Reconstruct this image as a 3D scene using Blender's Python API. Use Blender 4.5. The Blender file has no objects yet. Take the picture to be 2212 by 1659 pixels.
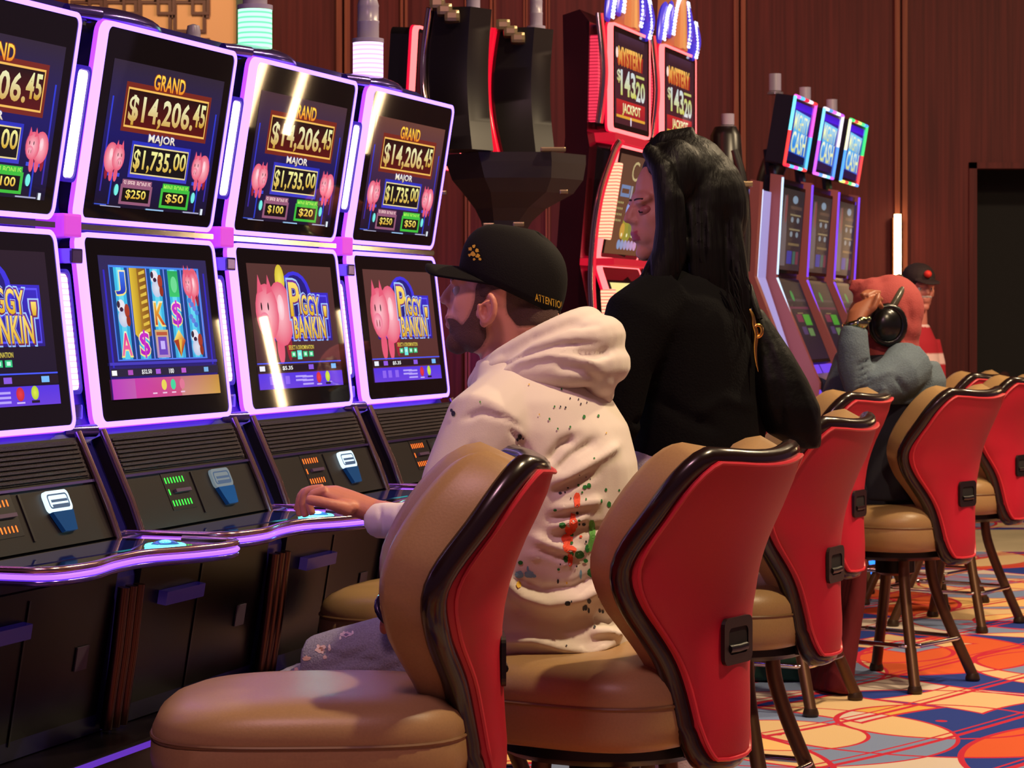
import bpy, bmesh, math, random
import numpy as np
from mathutils import Vector, Matrix, noise
from mathutils.bvhtree import BVHTree
random.seed(4)
SC = bpy.context.scene
COL = SC.collection
# ---------------------------------------------------------------- camera, world, lights, exposure
F_PX, EYE, HX, HY = 5300.0, 1.28, 1106.0, 691.0
def P(px, py, d):
    """a point of the room at distance d in front of the camera"""
    return Vector(((px-HX)/F_PX*d, d, EYE-(py-HY)/F_PX*d))
cam_data = bpy.data.cameras.new('camera')
cam = bpy.data.objects.new('camera', cam_data); COL.objects.link(cam)
cam.location = (0, 0, EYE); cam.rotation_euler = (math.pi/2, 0, 0)
cam_data.sensor_width = 36; cam_data.lens = 36*F_PX/2212
cam_data.shift_y = -(829.5-HY)/2212
cam_data.clip_start = .05; cam_data.clip_end = 60
cam_data.dof.use_dof = True; cam_data.dof.focus_distance = 5.0; cam_data.dof.aperture_fstop = 18
SC.camera = cam
SC.view_settings.view_transform = 'Standard'; SC.view_settings.look = 'None'
SC.view_settings.gamma = 1; SC.view_settings.use_curve_mapping = False
SC.view_settings.exposure = 0.0
wd = bpy.data.worlds.new('room_world'); SC.world = wd; wd.use_nodes = True
wd.node_tree.nodes['Background'].inputs[0].default_value = (.58, .30, .56, 1)
wd.node_tree.nodes['Background'].inputs[1].default_value = .13
def lamp(name, loc, power, col, size, target=None, spot=None, shape='DISK'):
    l = bpy.data.lights.new(name, 'SPOT' if spot else 'AREA'); l.energy = power; l.color = col
    if spot: l.spot_size = math.radians(spot); l.spot_blend = .5; l.shadow_soft_size = size
    else: l.shape = shape; l.size = size
    o = bpy.data.objects.new(name, l); COL.objects.link(o); o.location = loc
    t = Vector(target if target else (loc[0], loc[1], 0)) - Vector(loc)
    o.rotation_euler = t.to_track_quat('-Z', 'Y').to_euler()
    return o
WARM = (1, .76, .46)
lamp('downlight_or_fill', (1.5, 4.25, 4.2), 112, WARM, .2, (.4, 4.9, .6))
lamp('downlight_or_fill', (2.5, 7.2, 4.2), 120, WARM, .22, (1.4, 7.7, .4))
lamp('downlight_or_fill', (3.0, 8.5, 4.1), 120, WARM, .3, (2.2, 10.5, 0))
lamp('downlight_or_fill', (4.3, 11.4, 4.1), 120, WARM, .3, (3.4, 13.5, 0))
lamp('downlight_or_fill', (-.7, 2.4, 3.9), 46, (1, .52, .66), .7, (-.3, 4.6, .6))  # added soft pink fill from the front left, not a downlight of the room
lamp('downlight_or_fill', (.3, 13.2, 4.1), 45, (1, .42, .36), .6, (.6, 15.8, 1.8))
lamp('downlight_or_fill', (-2.4, 13.8, 4.1), 34, (1, .66, .36), .4, (-2.2, 15.8, 3.0))
lamp('violet_wall_washer', (.12, 15.3, .9), 7, (.45, .08, 1), .3, (.14, 15.9, 1.7))
# ---------------------------------------------------------------- helpers
def L(r, g, b, k=1.0):
    f = lambda c: (c/255/12.92 if c/255 <= .04045 else ((c/255+.055)/1.055)**2.4)
    return (f(r)*k, f(g)*k, f(b)*k)
MATS = {}
def mat(name, col=(.5, .5, .5), rough=.5, metal=0, emit=None, es=1.0, coat=0, bump=0, bscale=60, vary=0, attr=None, spec=None, sheen=0, alpha=None, trans=0, stretch=None):
    if name in MATS: return MATS[name]
    m = bpy.data.materials.new(name); m.use_nodes = True; nt = m.node_tree; N = nt.nodes; b = N['Principled BSDF']
    b.inputs['Base Color'].default_value = (*col, 1); b.inputs['Roughness'].default_value = rough; b.inputs['Metallic'].default_value = metal
    if coat: b.inputs['Coat Weight'].default_value = coat; b.inputs['Coat Roughness'].default_value = .08
    if spec is not None: b.inputs['Specular IOR Level'].default_value = spec
    if sheen: b.inputs['Sheen Weight'].default_value = sheen
    if trans: b.inputs['Transmission Weight'].default_value = trans
    if alpha is not None: b.inputs['Alpha'].default_value = alpha
    if emit: b.inputs['Emission Color'].default_value = (*emit, 1); b.inputs['Emission Strength'].default_value = es
    if attr:
        a = N.new('ShaderNodeAttribute'); a.attribute_name = attr
        nt.links.new(a.outputs['Color'], b.inputs['Base Color'])
    tc = None
    if bump or vary:
        tc = N.new('ShaderNodeTexCoord'); n = N.new('ShaderNodeTexNoise'); n.inputs['Scale'].default_value = bscale; n.inputs['Detail'].default_value = 4
        if stretch:
            mp = N.new('ShaderNodeMapping'); mp.inputs['Scale'].default_value = stretch
            nt.links.new(tc.outputs['Object'], mp.inputs[0]); nt.links.new(mp.outputs[0], n.inputs['Vector'])
        else: nt.links.new(tc.outputs['Object'], n.inputs['Vector'])
        if bump:
            bp = N.new('ShaderNodeBump'); bp.inputs['Strength'].default_value = bump; bp.inputs['Distance'].default_value = .01
            nt.links.new(n.outputs['Fac'], bp.inputs['Height']); nt.links.new(bp.outputs[0], b.inputs['Normal'])
        if vary:
            mx = N.new('ShaderNodeMix'); mx.data_type = 'RGBA'; mx.blend_type = 'MIX'
            rp = N.new('ShaderNodeMapRange'); rp.inputs[1].default_value = .3; rp.inputs[2].default_value = .7
            nt.links.new(n.outputs['Fac'], rp.inputs[0]); nt.links.new(rp.outputs[0], mx.inputs[0])
            mx.inputs[6].default_value = (*[c*(1-vary) for c in col], 1); mx.inputs[7].default_value = (*[min(1, c*(1+vary)) for c in col], 1)
            if not attr: nt.links.new(mx.outputs[2], b.inputs['Base Color'])
    MATS[name] = m
    return m
def glow(name, col, s, lit=None): return mat(name, (0, 0, 0), .5, emit=col, es=s)
def picture_mat():
    """a lit display: colours come from the picture's own geometry, under glossy glass"""
    if 'picture' in MATS: return MATS['picture']
    m = bpy.data.materials.new('picture'); m.use_nodes = True; nt = m.node_tree; b = nt.nodes['Principled BSDF']
    a = nt.nodes.new('ShaderNodeAttribute'); a.attribute_name = 'Col'
    b.inputs['Base Color'].default_value = (.012, .010, .014, 1); b.inputs['Roughness'].default_value = .02
    nt.links.new(a.outputs['Color'], b.inputs['Emission Color']); b.inputs['Emission Strength'].default_value = 1
    MATS['picture'] = m
    m2 = m.copy(); m2.name = 'picture_matte'; m2.node_tree.nodes['Principled BSDF'].inputs['Roughness'].default_value = .45; m2.node_tree.nodes['Principled BSDF'].inputs['Specular IOR Level'].default_value = .15; MATS['picture_matte'] = m2
    return m
def link(name, me, m, parent=None, smooth=False, loc=None):
    if m is not None:
        for mm in (m if isinstance(m, (list, tuple)) else [m]): me.materials.append(mm)
    if smooth:
        me.polygons.foreach_set('use_smooth', [True]*len(me.polygons))
    o = bpy.data.objects.new(name, me); COL.objects.link(o)
    if parent: o.parent = parent
    if loc is not None: o.location = loc
    return o
def tag(o, label=None, cat=None, group=None, kind=None):
    if label: o['label'] = label
    if cat: o['category'] = cat
    if group: o['group'] = group
    if kind: o['kind'] = kind
    return o
def empty(name, loc=(0, 0, 0), rz=0):
    o = bpy.data.objects.new(name, None); COL.objects.link(o); o.location = loc; o.rotation_euler = (0, 0, rz); o.empty_display_size = .1
    return o
class MB:
    """collects geometry for one mesh"""
    def __init__(s): s.v = []; s.f = []
    def add(s, vs, fs):
        n = len(s.v); s.v += [tuple(v) for v in vs]; s.f += [tuple(i+n for i in f) for f in fs]; return s
    def box(s, a, b, bev=0):
        (x0, y0, z0), (x1, y1, z1) = [min(p, q) for p, q in zip(a, b)], [max(p, q) for p, q in zip(a, b)]
        if not bev:
            return s.add([(x0,y0,z0),(x1,y0,z0),(x1,y1,z0),(x0,y1,z0),(x0,y0,z1),(x1,y0,z1),(x1,y1,z1),(x0,y1,z1)],
                     [(0,3,2,1),(4,5,6,7),(0,1,5,4),(1,2,6,5),(2,3,7,6),(3,0,4,7)])
        bm = bmesh.new(); bmesh.ops.create_cube(bm, size=1)
        for v in bm.verts: v.co = Vector(((v.co.x+.5)*(x1-x0)+x0, (v.co.y+.5)*(y1-y0)+y0, (v.co.z+.5)*(z1-z0)+z0))
        bmesh.ops.bevel(bm, geom=bm.edges[:], offset=bev, segments=2, affect='EDGES', profile=.7)
        bm.verts.index_update()
        s.add([v.co[:] for v in bm.verts], [[v.index for v in f.verts] for f in bm.faces]); bm.free(); return s
    def tube(s, pts, r, n=12, closed=False, caps=True, sx=1, sy=1):
        pts = [Vector(p) for p in pts]; rs = r if isinstance(r, (list, tuple)) else [r]*len(pts)
        m = len(pts); rings = []; up = None
        for i, p in enumerate(pts):
            a = pts[(i-1) % m] if (closed or i > 0) else p; b = pts[(i+1) % m] if (closed or i < m-1) else p
            t = (b-a).normalized()
            if up is None:
                up = Vector((0, 0, 1)) if abs(t.z) < .9 else Vector((0, 1, 0))
            sd = t.cross(up)
            if sd.length < 1e-6: sd = t.orthogonal()
            sd.normalize(); up = sd.cross(t).normalized()
            rings.append([p + (sd*math.cos(q)*sx + up*math.sin(q)*sy)*rs[i] for q in [2*math.pi*k/n for k in range(n)]])
        vs = [v for rg in rings for v in rg]; fs = []
        for i in range(m if closed else m-1):
            j = (i+1) % m
            for k in range(n):
                fs.append((i*n+k, i*n+(k+1) % n, j*n+(k+1) % n, j*n+k))
        if not closed and caps:
            fs.append(tuple(range(n))); fs.append(tuple((m-1)*n+k for k in reversed(range(n))))
        return s.add(vs, fs)
    def loft(s, secs, n=28):
        """secs: (centre, A, B) ellipse axes"""
        vs = []; fs = []
        for c, A, B in secs:
            c, A, B = Vector(c), Vector(A), Vector(B)
            vs += [c + A*math.cos(2*math.pi*k/n) + B*math.sin(2*math.pi*k/n) for k in range(n)]
        for i in range(len(secs)-1):
            for k in range(n): fs.append((i*n+k, i*n+(k+1) % n, (i+1)*n+(k+1) % n, (i+1)*n+k))
        fs.append(tuple(range(n))); fs.append(tuple((len(secs)-1)*n+k for k in reversed(range(n))))
        return s.add(vs, fs)
    def ell(s, c, r, M=None, nu=20, nv=12, cut=None):
        """ellipsoid; M columns = axes"""
        M = M or Matrix.Identity(3); c = Vector(c); vs = [c + M @ Vector((0, 0, r[2]))]; fs = []
        for i in range(1, nv):
            th = math.pi*i/nv
            for k in range(nu):
                ph = 2*math.pi*k/nu
                vs.append(c + M @ Vector((r[0]*math.sin(th)*math.cos(ph), r[1]*math.sin(th)*math.sin(ph), r[2]*math.cos(th))))
        vs.append(c + M @ Vector((0, 0, -r[2])))
        for k in range(nu): fs.append((0, 1+k, 1+(k+1) % nu))
        for i in range(nv-2):
            for k in range(nu): fs.append((1+i*nu+k, 1+(i+1)*nu+k, 1+(i+1)*nu+(k+1) % nu, 1+i*nu+(k+1) % nu))
        e = len(vs)-1
        for k in range(nu): fs.append((e, 1+(nv-2)*nu+(k+1) % nu, 1+(nv-2)*nu+k))
        return s.add(vs, fs)
    def lathe(s, prof, c=(0, 0, 0), n=24):
        c = Vector(c); vs = []; fs = []
        for r, z in prof: vs += [c + Vector((r*math.cos(2*math.pi*k/n), r*math.sin(2*math.pi*k/n), z)) for k in range(n)]
        for i in range(len(prof)-1):
            for k in range(n): fs.append((i*n+k, i*n+(k+1) % n, (i+1)*n+(k+1) % n, (i+1)*n+k))
        fs.append(tuple(reversed(range(n)))); fs.append(tuple((len(prof)-1)*n+k for k in range(n)))
        return s.add(vs, fs)
    def prism(s, poly, z0, z1, fn=None):
        """polygon (2-D) between two heights; fn maps (a,b,h) to a point"""
        fn = fn or (lambda a, b, h: (a, b, h)); n = len(poly)
        vs = [fn(a, b, z0) for a, b in poly]+[fn(a, b, z1) for a, b in poly]
        fs = [tuple(reversed(range(n))), tuple(range(n, 2*n))]+[(i, (i+1) % n, n+(i+1) % n, n+i) for i in range(n)]
        return s.add(vs, fs)
    def ring(s, outer, inner, d0, d1, fn):
        n = len(outer)
        vs = [fn(a, b, d0) for a, b in outer]+[fn(a, b, d0) for a, b in inner]+[fn(a, b, d1) for a, b in outer]+[fn(a, b, d1) for a, b in inner]
        fs = []
        for i in range(n):
            j = (i+1) % n
            fs += [(i, j, n+j, n+i), (2*n+i, 3*n+i, 3*n+j, 2*n+j), (i, 2*n+i, 2*n+j, j), (n+i, n+j, 3*n+j, 3*n+i)]
        return s.add(vs, fs)
    def mesh(s, name='m'):
        me = bpy.data.meshes.new(name); me.from_pydata(s.v, [], s.f); me.update()
        bm = bmesh.new(); bm.from_mesh(me); bmesh.ops.recalc_face_normals(bm, faces=bm.faces); bm.to_mesh(me); bm.free()
        return me
    def build(s, name, m, parent=None, smooth=False, kind=None, label=None):
        o = link(name, s.mesh(name), m, parent, smooth)
        if smooth == 'auto' or smooth is True:
            try: o.data.set_sharp_from_angle(angle=math.radians(48))
            except Exception: pass
        if kind: o['kind'] = kind
        if label: o['label'] = label
        return o
def rrect(w, h, r, n=5, x0=0, y0=0):
    pts = []
    for cx, cy, a0 in ((w-r, r, -90), (w-r, h-r, 0), (r, h-r, 90), (r, r, 180)):
        for k in range(n+1):
            a = math.radians(a0+90*k/n); pts.append((x0+cx+r*math.cos(a), y0+cy+r*math.sin(a)))
    return pts
def inset(poly_fn, w, h, r, t): return rrect(w-2*t, h-2*t, max(r-t, .002), 5, t, t)
def evaluated(me, mods):
    """apply modifiers and return the resulting mesh"""
    o = bpy.data.objects.new('tmp', me); COL.objects.link(o)
    for kind, props in mods:
        md = o.modifiers.new(kind, kind)
        for k, v in props.items(): setattr(md, k, v)
    dg = bpy.context.evaluated_depsgraph_get(); dg.update()
    out = bpy.data.meshes.new_from_object(o.evaluated_get(dg)); bpy.data.objects.remove(o)
    return out
def organic(mb, voxel=.007, smooth=6, fac=.5):
    return evaluated(mb.mesh(), [('REMESH', dict(mode='VOXEL', voxel_size=voxel)), ('SMOOTH', dict(factor=fac, iterations=smooth))])
def vcol(me, fn, name='Col'):
    at = me.color_attributes.new(name, 'FLOAT_COLOR', 'POINT')
    cols = []
    for v in me.vertices: cols += [*fn(v.co, v.normal), 1]
    at.data.foreach_set('color', cols)
def shell(me, mask, off, thick=.002):
    """faces of a mesh inside a mask, lifted off the surface: hair, beard, paint"""
    bm = bmesh.new(); bm.from_mesh(me)
    kill = [f for f in bm.faces if not mask(f.calc_center_median(), f.normal)]
    bmesh.ops.delete(bm, geom=kill, context='FACES')
    for _ in range(8):
        new = {}
        for v in bm.verts:
            nb = [e.other_vert(v).co for e in v.link_edges if e.is_boundary]
            if len(nb) == 2: new[v] = v.co*.4+(nb[0]+nb[1])*.3
        for v, c_ in new.items(): v.co = c_
    bm.normal_update()
    for v in bm.verts: v.co += v.normal*off
    out = bpy.data.meshes.new('shell'); bm.to_mesh(out); bm.free(); return out
FONT = {}
def glyphs(txt, bold=0.0):
    if (txt, bold) in FONT: return FONT[(txt, bold)]
    c = bpy.data.curves.new('t', 'FONT'); c.body = txt; c.size = 1; c.offset = bold; c.resolution_u = 3; c.space_character = 1+bold*1.2
    o = bpy.data.objects.new('t', c); COL.objects.link(o)
    dg = bpy.context.evaluated_depsgraph_get(); dg.update()
    me = bpy.data.meshes.new_from_object(o.evaluated_get(dg))
    bm = bmesh.new(); bm.from_mesh(me); bmesh.ops.triangulate(bm, faces=bm.faces)
    bmesh.ops.dissolve_degenerate(bm, dist=1e-5, edges=bm.edges); bm.verts.index_update()
    vs = [(v.co.x, v.co.y) for v in bm.verts]; fs = [[v.index for v in f.verts] for f in bm.faces]; bm.free()
    bpy.data.objects.remove(o); bpy.data.meshes.remove(me); bpy.data.curves.remove(c)
    FONT[(txt, bold)] = (vs, fs); return vs, fs
class Canvas:
    """flat picture made of coloured shapes, x right, y down in 0..1"""
    def __init__(s, w, h): s.w, s.h = w, h; s.v = []; s.f = []; s.c = []; s.z = 0
    def poly(s, pts, cols, faces=None):
        s.z += 1; n = len(s.v)
        if not isinstance(cols[0], (tuple, list)): cols = [cols]*len(pts)
        s.v += [(x*s.w, (1-y)*s.h, s.z*2e-5) for x, y in pts]; s.c += cols
        s.f += [tuple(n+i for i in f) for f in (faces or [tuple(range(len(pts)))])]
    def rect(s, x0, y0, x1, y1, c, c2=None):
        c2 = c2 or c; s.poly([(x0, y0), (x1, y0), (x1, y1), (x0, y1)], [c, c, c2, c2])
    def frame(s, x0, y0, x1, y1, t, c):
        ty = t*s.w/s.h; s.z += 1
        o = [(x0, y0), (x1, y0), (x1, y1), (x0, y1)]; i = [(x0+t, y0+ty), (x1-t, y0+ty), (x1-t, y1-ty), (x0+t, y1-ty)]
        s.poly(o+i, [c]*8, [(0, 1, 5, 4), (1, 2, 6, 5), (2, 3, 7, 6), (3, 0, 4, 7)])
    def oval(s, x, y, rx, ry, c, c2=None, n=20, a0=0, a1=360):
        c2 = c2 or c; pts = [(x, y)]+[(x+rx*math.cos(math.radians(a0+(a1-a0)*k/n)), y+ry*math.sin(math.radians(a0+(a1-a0)*k/n))) for k in range(n+1)]
        s.poly(pts, [c]+[c2]*(n+1), [(0, k+1, k+2) for k in range(n)])
    def text(s, t, x0, y0, x1, y1, c, c2=None, bold=.02, shear=0, arc=0):
        vs, fs = glyphs(t, bold); c2 = c2 or c
        if not vs: return
        ax, bx = min(v[0] for v in vs), max(v[0] for v in vs); ay, by = min(v[1] for v in vs), max(v[1] for v in vs)
        pts = []; cols = []
        for x, y in vs:
            q = (x-ax)/(bx-ax); p = (by-y)/(by-ay)
            pts.append((x0+q*(x1-x0), y0+p*(y1-y0)+shear*q-arc*math.sin(math.pi*q)))
            cols.append(tuple(a+(b-a)*p for a, b in zip(c, c2)))
        s.poly(pts, cols, fs)
    def build(s, name, parent, loc=(0, 0, 0), M=None, m=None):
        me = bpy.data.meshes.new(name); M = M or Matrix.Identity(4)
        me.from_pydata([tuple(M @ Vector(v)) for v in s.v], [], s.f); me.update()
        at = me.color_attributes.new('Col', 'FLOAT_COLOR', 'POINT')
        at.data.foreach_set('color', [q for c in s.c for q in (*c[:3], 1)])
        return link(name, me, m or picture_mat(), parent)
def copy_tree(o, parent=None):
    c = o.copy(); COL.objects.link(c); c.parent = parent
    for ch in [x for x in bpy.data.objects if x.parent == o]: copy_tree(ch, c)
    return c
CHROME = lambda: mat('chrome', (.75, .73, .75), .12, 1)
BLACKP = lambda: mat('black_plastic', (.012, .011, .014), .28)
# ---------------------------------------------------------------- the room
WALL_Y = 15.9
def wood_mat(name, c1, c2):
    m = bpy.data.materials.new(name); m.use_nodes = True; nt = m.node_tree; N = nt.nodes; b = N['Principled BSDF']
    tc = N.new('ShaderNodeTexCoord'); mp = N.new('ShaderNodeMapping'); mp.inputs['Scale'].default_value = (34, 34, .8)
    n = N.new('ShaderNodeTexNoise'); n.inputs['Scale'].default_value = 1.3; n.inputs['Detail'].default_value = 6
    r = N.new('ShaderNodeValToRGB'); r.color_ramp.elements[0].position = .35; r.color_ramp.elements[1].position = .68
    r.color_ramp.elements[0].color = (*c1, 1); r.color_ramp.elements[1].color = (*c2, 1)
    nt.links.new(tc.outputs['Object'], mp.inputs[0]); nt.links.new(mp.outputs[0], n.inputs['Vector']); nt.links.new(n.outputs['Fac'], r.inputs[0]); nt.links.new(r.outputs[0], b.inputs['Base Color'])
    b.inputs['Roughness'].default_value = .6; b.inputs['Specular IOR Level'].default_value = .2
    return m
WOOD = wood_mat('brown_wood_veneer', L(66, 20, 22), L(86, 30, 30))
WOOD2 = wood_mat('warm_wood_trim', L(104, 54, 42), L(128, 72, 52))
def carpet_mat():
    m = bpy.data.materials.new('patterned_carpet'); m.use_nodes = True; nt = m.node_tree; N = nt.nodes; b = N['Principled BSDF']; K = nt.links.new
    tc = N.new('ShaderNodeTexCoord')
    def math_(op, a, bb=None):
        n = N.new('ShaderNodeMath'); n.operation = op
        for i, q in enumerate((a, bb)):
            if q is None: continue
            if isinstance(q, (int, float)): n.inputs[i].default_value = q
            else: K(q, n.inputs[i])
        return n.outputs[0]
    sx = N.new('ShaderNodeSeparateXYZ'); K(tc.outputs['Object'], sx.inputs[0])
    X, Y = sx.outputs[0], sx.outputs[1]
    def rings(cx, cy, per, k):
        # repeated circle centres every per metres
        fx = math_('SUBTRACT', math_('PINGPONG', math_('ADD', X, 40+cx), per), per*.0)
        fy = math_('PINGPONG', math_('ADD', Y, 40+cy), per)
        d = math_('SQRT', math_('ADD', math_('MULTIPLY', fx, fx), math_('MULTIPLY', fy, fy)))
        q = math_('MULTIPLY', d, k)
        return math_('FLOOR', q), math_('FRACT', q)
    a, fa = rings(.13, .31, .83, 3.1); c, fc = rings(.62, .05, 1.07, 2.3); e, fe = rings(.36, .71, .71, 3.7)
    cb = N.new('ShaderNodeCombineXYZ'); K(a, cb.inputs[0]); K(c, cb.inputs[1]); K(e, cb.inputs[2])
    wn = N.new('ShaderNodeTexWhiteNoise'); K(cb.outputs[0], wn.inputs['Vector'])
    r = N.new('ShaderNodeValToRGB'); r.color_ramp.interpolation = 'CONSTANT'; el = r.color_ramp.elements
    el[0].position = 0; el[0].color = (*L(214, 182, 138), 1); el[1].position = .33; el[1].color = (*L(122, 138, 176), 1)
    for p_, c_ in ((.58, L(212, 164, 82)), (.69, L(44, 62, 140)), (.77, L(210, 92, 54)), (.84, L(205, 190, 178)), (.92, L(230, 186, 122))):
        q = el.new(p_); q.color = (*c_, 1)
    K(wn.outputs[0], r.inputs[0])
    line = None
    for f_, w_ in ((fa, .06), (fc, .045), (fe, .05)):
        t = math_('LESS_THAN', f_, w_)
        line = t if line is None else math_('MAXIMUM', line, t)
    # sweeping double red lines
    wv = math_('MULTIPLY', math_('SINE', math_('MULTIPLY', X, 1.9)), .22)
    s1 = math_('FRACT', math_('MULTIPLY', math_('ADD', math_('ADD', math_('MULTIPLY', Y, 1), wv), math_('MULTIPLY', X, -.9)), 1.6))
    l1 = math_('LESS_THAN', math_('ABSOLUTE', math_('SUBTRACT', s1, .30)), .028); l2 = math_('LESS_THAN', math_('ABSOLUTE', math_('SUBTRACT', s1, .40)), .014)
    line = math_('MAXIMUM', line, math_('MAXIMUM', l1, l2))
    mx = N.new('ShaderNodeMix'); mx.data_type = 'RGBA'; K(line, mx.inputs[0]); K(r.outputs[0], mx.inputs[6]); mx.inputs[7].default_value = (*L(190, 44, 66), 1)
    nz = N.new('ShaderNodeTexNoise'); nz.inputs['Scale'].default_value = 300; K(tc.outputs['Object'], nz.inputs['Vector'])
    bp = N.new('ShaderNodeBump'); bp.inputs['Strength'].default_value = .35; bp.inputs['Distance'].default_value = .004; K(nz.outputs['Fac'], bp.inputs['Height']); K(bp.outputs[0], b.inputs['Normal'])
    K(mx.outputs[2], b.inputs['Base Color']); b.inputs['Roughness'].default_value = .95; b.inputs['Specular IOR Level'].default_value = .1
    return m
mb = MB(); mb.box((-9, -2, -.08), (10, WALL_Y+.6, 0)); tag(mb.build('floor', carpet_mat()), kind='structure')
mb = MB(); mb.box((-9, -2, 4.5), (10, WALL_Y+.6, 4.6)); tag(mb.build('ceiling', mat('ceiling_paint', L(90, 60, 52), .9)), kind='structure')
DX0, DX1, DZ = 3.01, 4.2, 2.26
mb = MB(); mb.box((-9, WALL_Y, 0), (DX0, WALL_Y+.12, 4.5)); mb.box((DX1, WALL_Y, 0), (10, WALL_Y+.12, 4.5)); mb.box((DX0, WALL_Y, DZ), (DX1, WALL_Y+.12, 4.5))
tag(mb.build('wall_back', WOOD), kind='structure')
mb = MB(); mb.box((DX0-.3, WALL_Y+.5, 0), (DX1+.3, WALL_Y+.6, 2.6)); mb.box((DX0-.3, WALL_Y+.12, 0), (DX0-.25, WALL_Y+.5, 2.6)); mb.box((DX1+.25, WALL_Y+.12, 0), (DX1+.3, WALL_Y+.5, 2.6)); mb.box((DX0-.3, WALL_Y+.12, 2.5), (DX1+.3, WALL_Y+.5, 2.6))
door = mb.build('door_1', mat('dark_recess', (.006, .005, .006), .9)); tag(door, kind='structure')  # near-black colour stands in for the unlit space beyond the opening
mb = MB(); mb.box((DX0-.05, WALL_Y-.02, 0), (DX0, WALL_Y+.02, DZ+.04)); mb.box((DX0-.05, WALL_Y-.02, DZ), (DX1+.05, WALL_Y+.02, DZ+.04)); mb.box((DX1, WALL_Y-.02, 0), (DX1+.05, WALL_Y+.02, DZ+.04))
mb.build('door_frame', WOOD, door)
# pale stone border of the carpet along the wall
mb = MB(); mb.box((2.2, 13.55, 0), (10, 14.9, .006)); tag(mb.build('trim_1', mat('pale_stone_border', L(196, 180, 150), .5, vary=.12, bscale=3)), kind='structure')
mb = MB(); mb.box((-9, WALL_Y-.02, 0), (DX0-.05, WALL_Y, .14)); tag(mb.build('baseboard_back', mat('dark_base', L(40, 22, 20), .5)), kind='structure')
xw = lambda px: (px-HX)/F_PX*WALL_Y
k = 2
for px, w in ((742, 30), (873, 16), (1065, 14), (1135, 10), (1183, 10), (1597, 26), (1945, 28), (1010, 12)):
    mb = MB(); w2 = w/F_PX*WALL_Y
    mb.box((xw(px)-w2/2, WALL_Y-.035, .14), (xw(px)-w2*.08, WALL_Y, 4.5), .006); mb.box((xw(px)+w2*.08, WALL_Y-.035, .14), (xw(px)+w2/2, WALL_Y, 4.5), .006)
    tag(mb.build('trim_%d' % k, WOOD2), kind='structure'); k += 1
# lattice screen on the far wall, upper left
lat = empty('lattice_screen', (xw(190), WALL_Y, 2.6)); tag(lat, 'cream wall screen with brown interlocking square fretwork, top left', 'wall panel')
W_ = xw(512)-xw(150); H_ = 1.5
x0 = xw(150)-xw(190)
mb = MB(); mb.box((x0, -.03, 0), (x0+W_, -.002, H_)); mb.build('backing_panel', mat('cream_backing', L(224, 178, 130), .8), lat)
mb = MB(); mb.box((x0+W_, -.06, -.02), (x0+W_+.05, -.002, H_+.02), .004); mb.build('side_frame', mat('dark_green_frame', L(30, 60, 42), .4), lat)
LB = mat('fretwork_brown', L(84, 40, 30), .5)
cell = .27
def sq(mb, cx, cz, a, t=.011, y0=-.05, y1=-.03):
    o_ = [(cx-a-t, cz-a-t), (cx+a+t, cz-a-t), (cx+a+t, cz+a+t), (cx-a-t, cz+a+t)]; i_ = [(cx-a+t, cz-a+t), (cx+a-t, cz-a+t), (cx+a-t, cz+a-t), (cx-a+t, cz+a-t)]
    mb.ring(o_, i_, y0, y1, lambda a_, b_, h: (a_, h, b_))
for i in range(5):
    for j in range(6):
        mb = MB(); cx = x0+.12+i*cell*.82; cz = .1+j*cell
        if cx+.15 > x0+W_ or cz+.2 > H_: continue
        sq(mb, cx, cz, .095); sq(mb, cx+.07, cz+.07, .05, .010, -.056, -.036)
        mb.box((cx+.095, -.05, cz-.009), (cx+cell*.82-.095, -.03, cz+.009)); mb.box((cx-.009, -.05, cz+.095), (cx+.009, -.03, cz+cell-.095))
        mb.build('fretwork_square', LB, lat)
# wall sconce: a glowing glass tube
sx_ = (1939-HX)/F_PX*(WALL_Y-.1); sc_ = empty('wall_sconce', (sx_, WALL_Y-.1, 1.3)); tag(sc_, 'warm white glowing glass tube standing upright on the brown wall', 'wall light')
ztop, zbot = EYE-(463-HY)/F_PX*15.8-1.3, EYE-(612-HY)/F_PX*15.8-1.3
mb = MB(); mb.tube([(0, 0, zbot), (0, 0, ztop)], .022, 16); mb.build('glass_tube', glow('sconce_light', (1, .60, .28), 22), sc_, True)
mb = MB(); mb.box((-.03, .02, zbot-.03), (.03, .1, ztop-.02), .008); mb.build('back_plate', mat('bronze', L(120, 80, 50), .35, .8), sc_)
for z in (zbot-.02,):
    mb = MB(); mb.tube([(0, 0, z-.02), (0, 0, z+.02)], .025, 16); mb.build('end_cap', mat('bronze'), sc_, True)
# ---------------------------------------------------------------- slot machines
RV = Vector((.312, .950, 0)).normalized(); NV = Vector((RV.y, -RV.x, 0))
O2 = Vector((-.932, 5.248, 0)); PITCH = .774
ROWZ = math.atan2(RV.y, RV.x)
def plane(u0, b, t):
    """mapping for a tilted face: b, t = (v, z) of its bottom and top edge; h points out at the player"""
    b, t = Vector(b), Vector(t); w = (t-b); hgt = w.length; w.normalize(); n = (w.y, -w.x)
    def fn(a, q, h): return Vector((u0+a, -(b.x+w.x*q+n[0]*h), b.y+w.y*q+n[1]*h))
    M = Matrix(((1, 0, 0, u0), (0, -w.x, -n[0], -b.x), (0, w.y, n[1], b.y), (0, 0, 0, 1)))
    return fn, hgt, M
Y1, Y2 = L(255, 244, 120), L(214, 150, 20); WHT = L(250, 250, 250); NAVY = L(26, 22, 92); INK = L(14, 8, 22)
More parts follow.
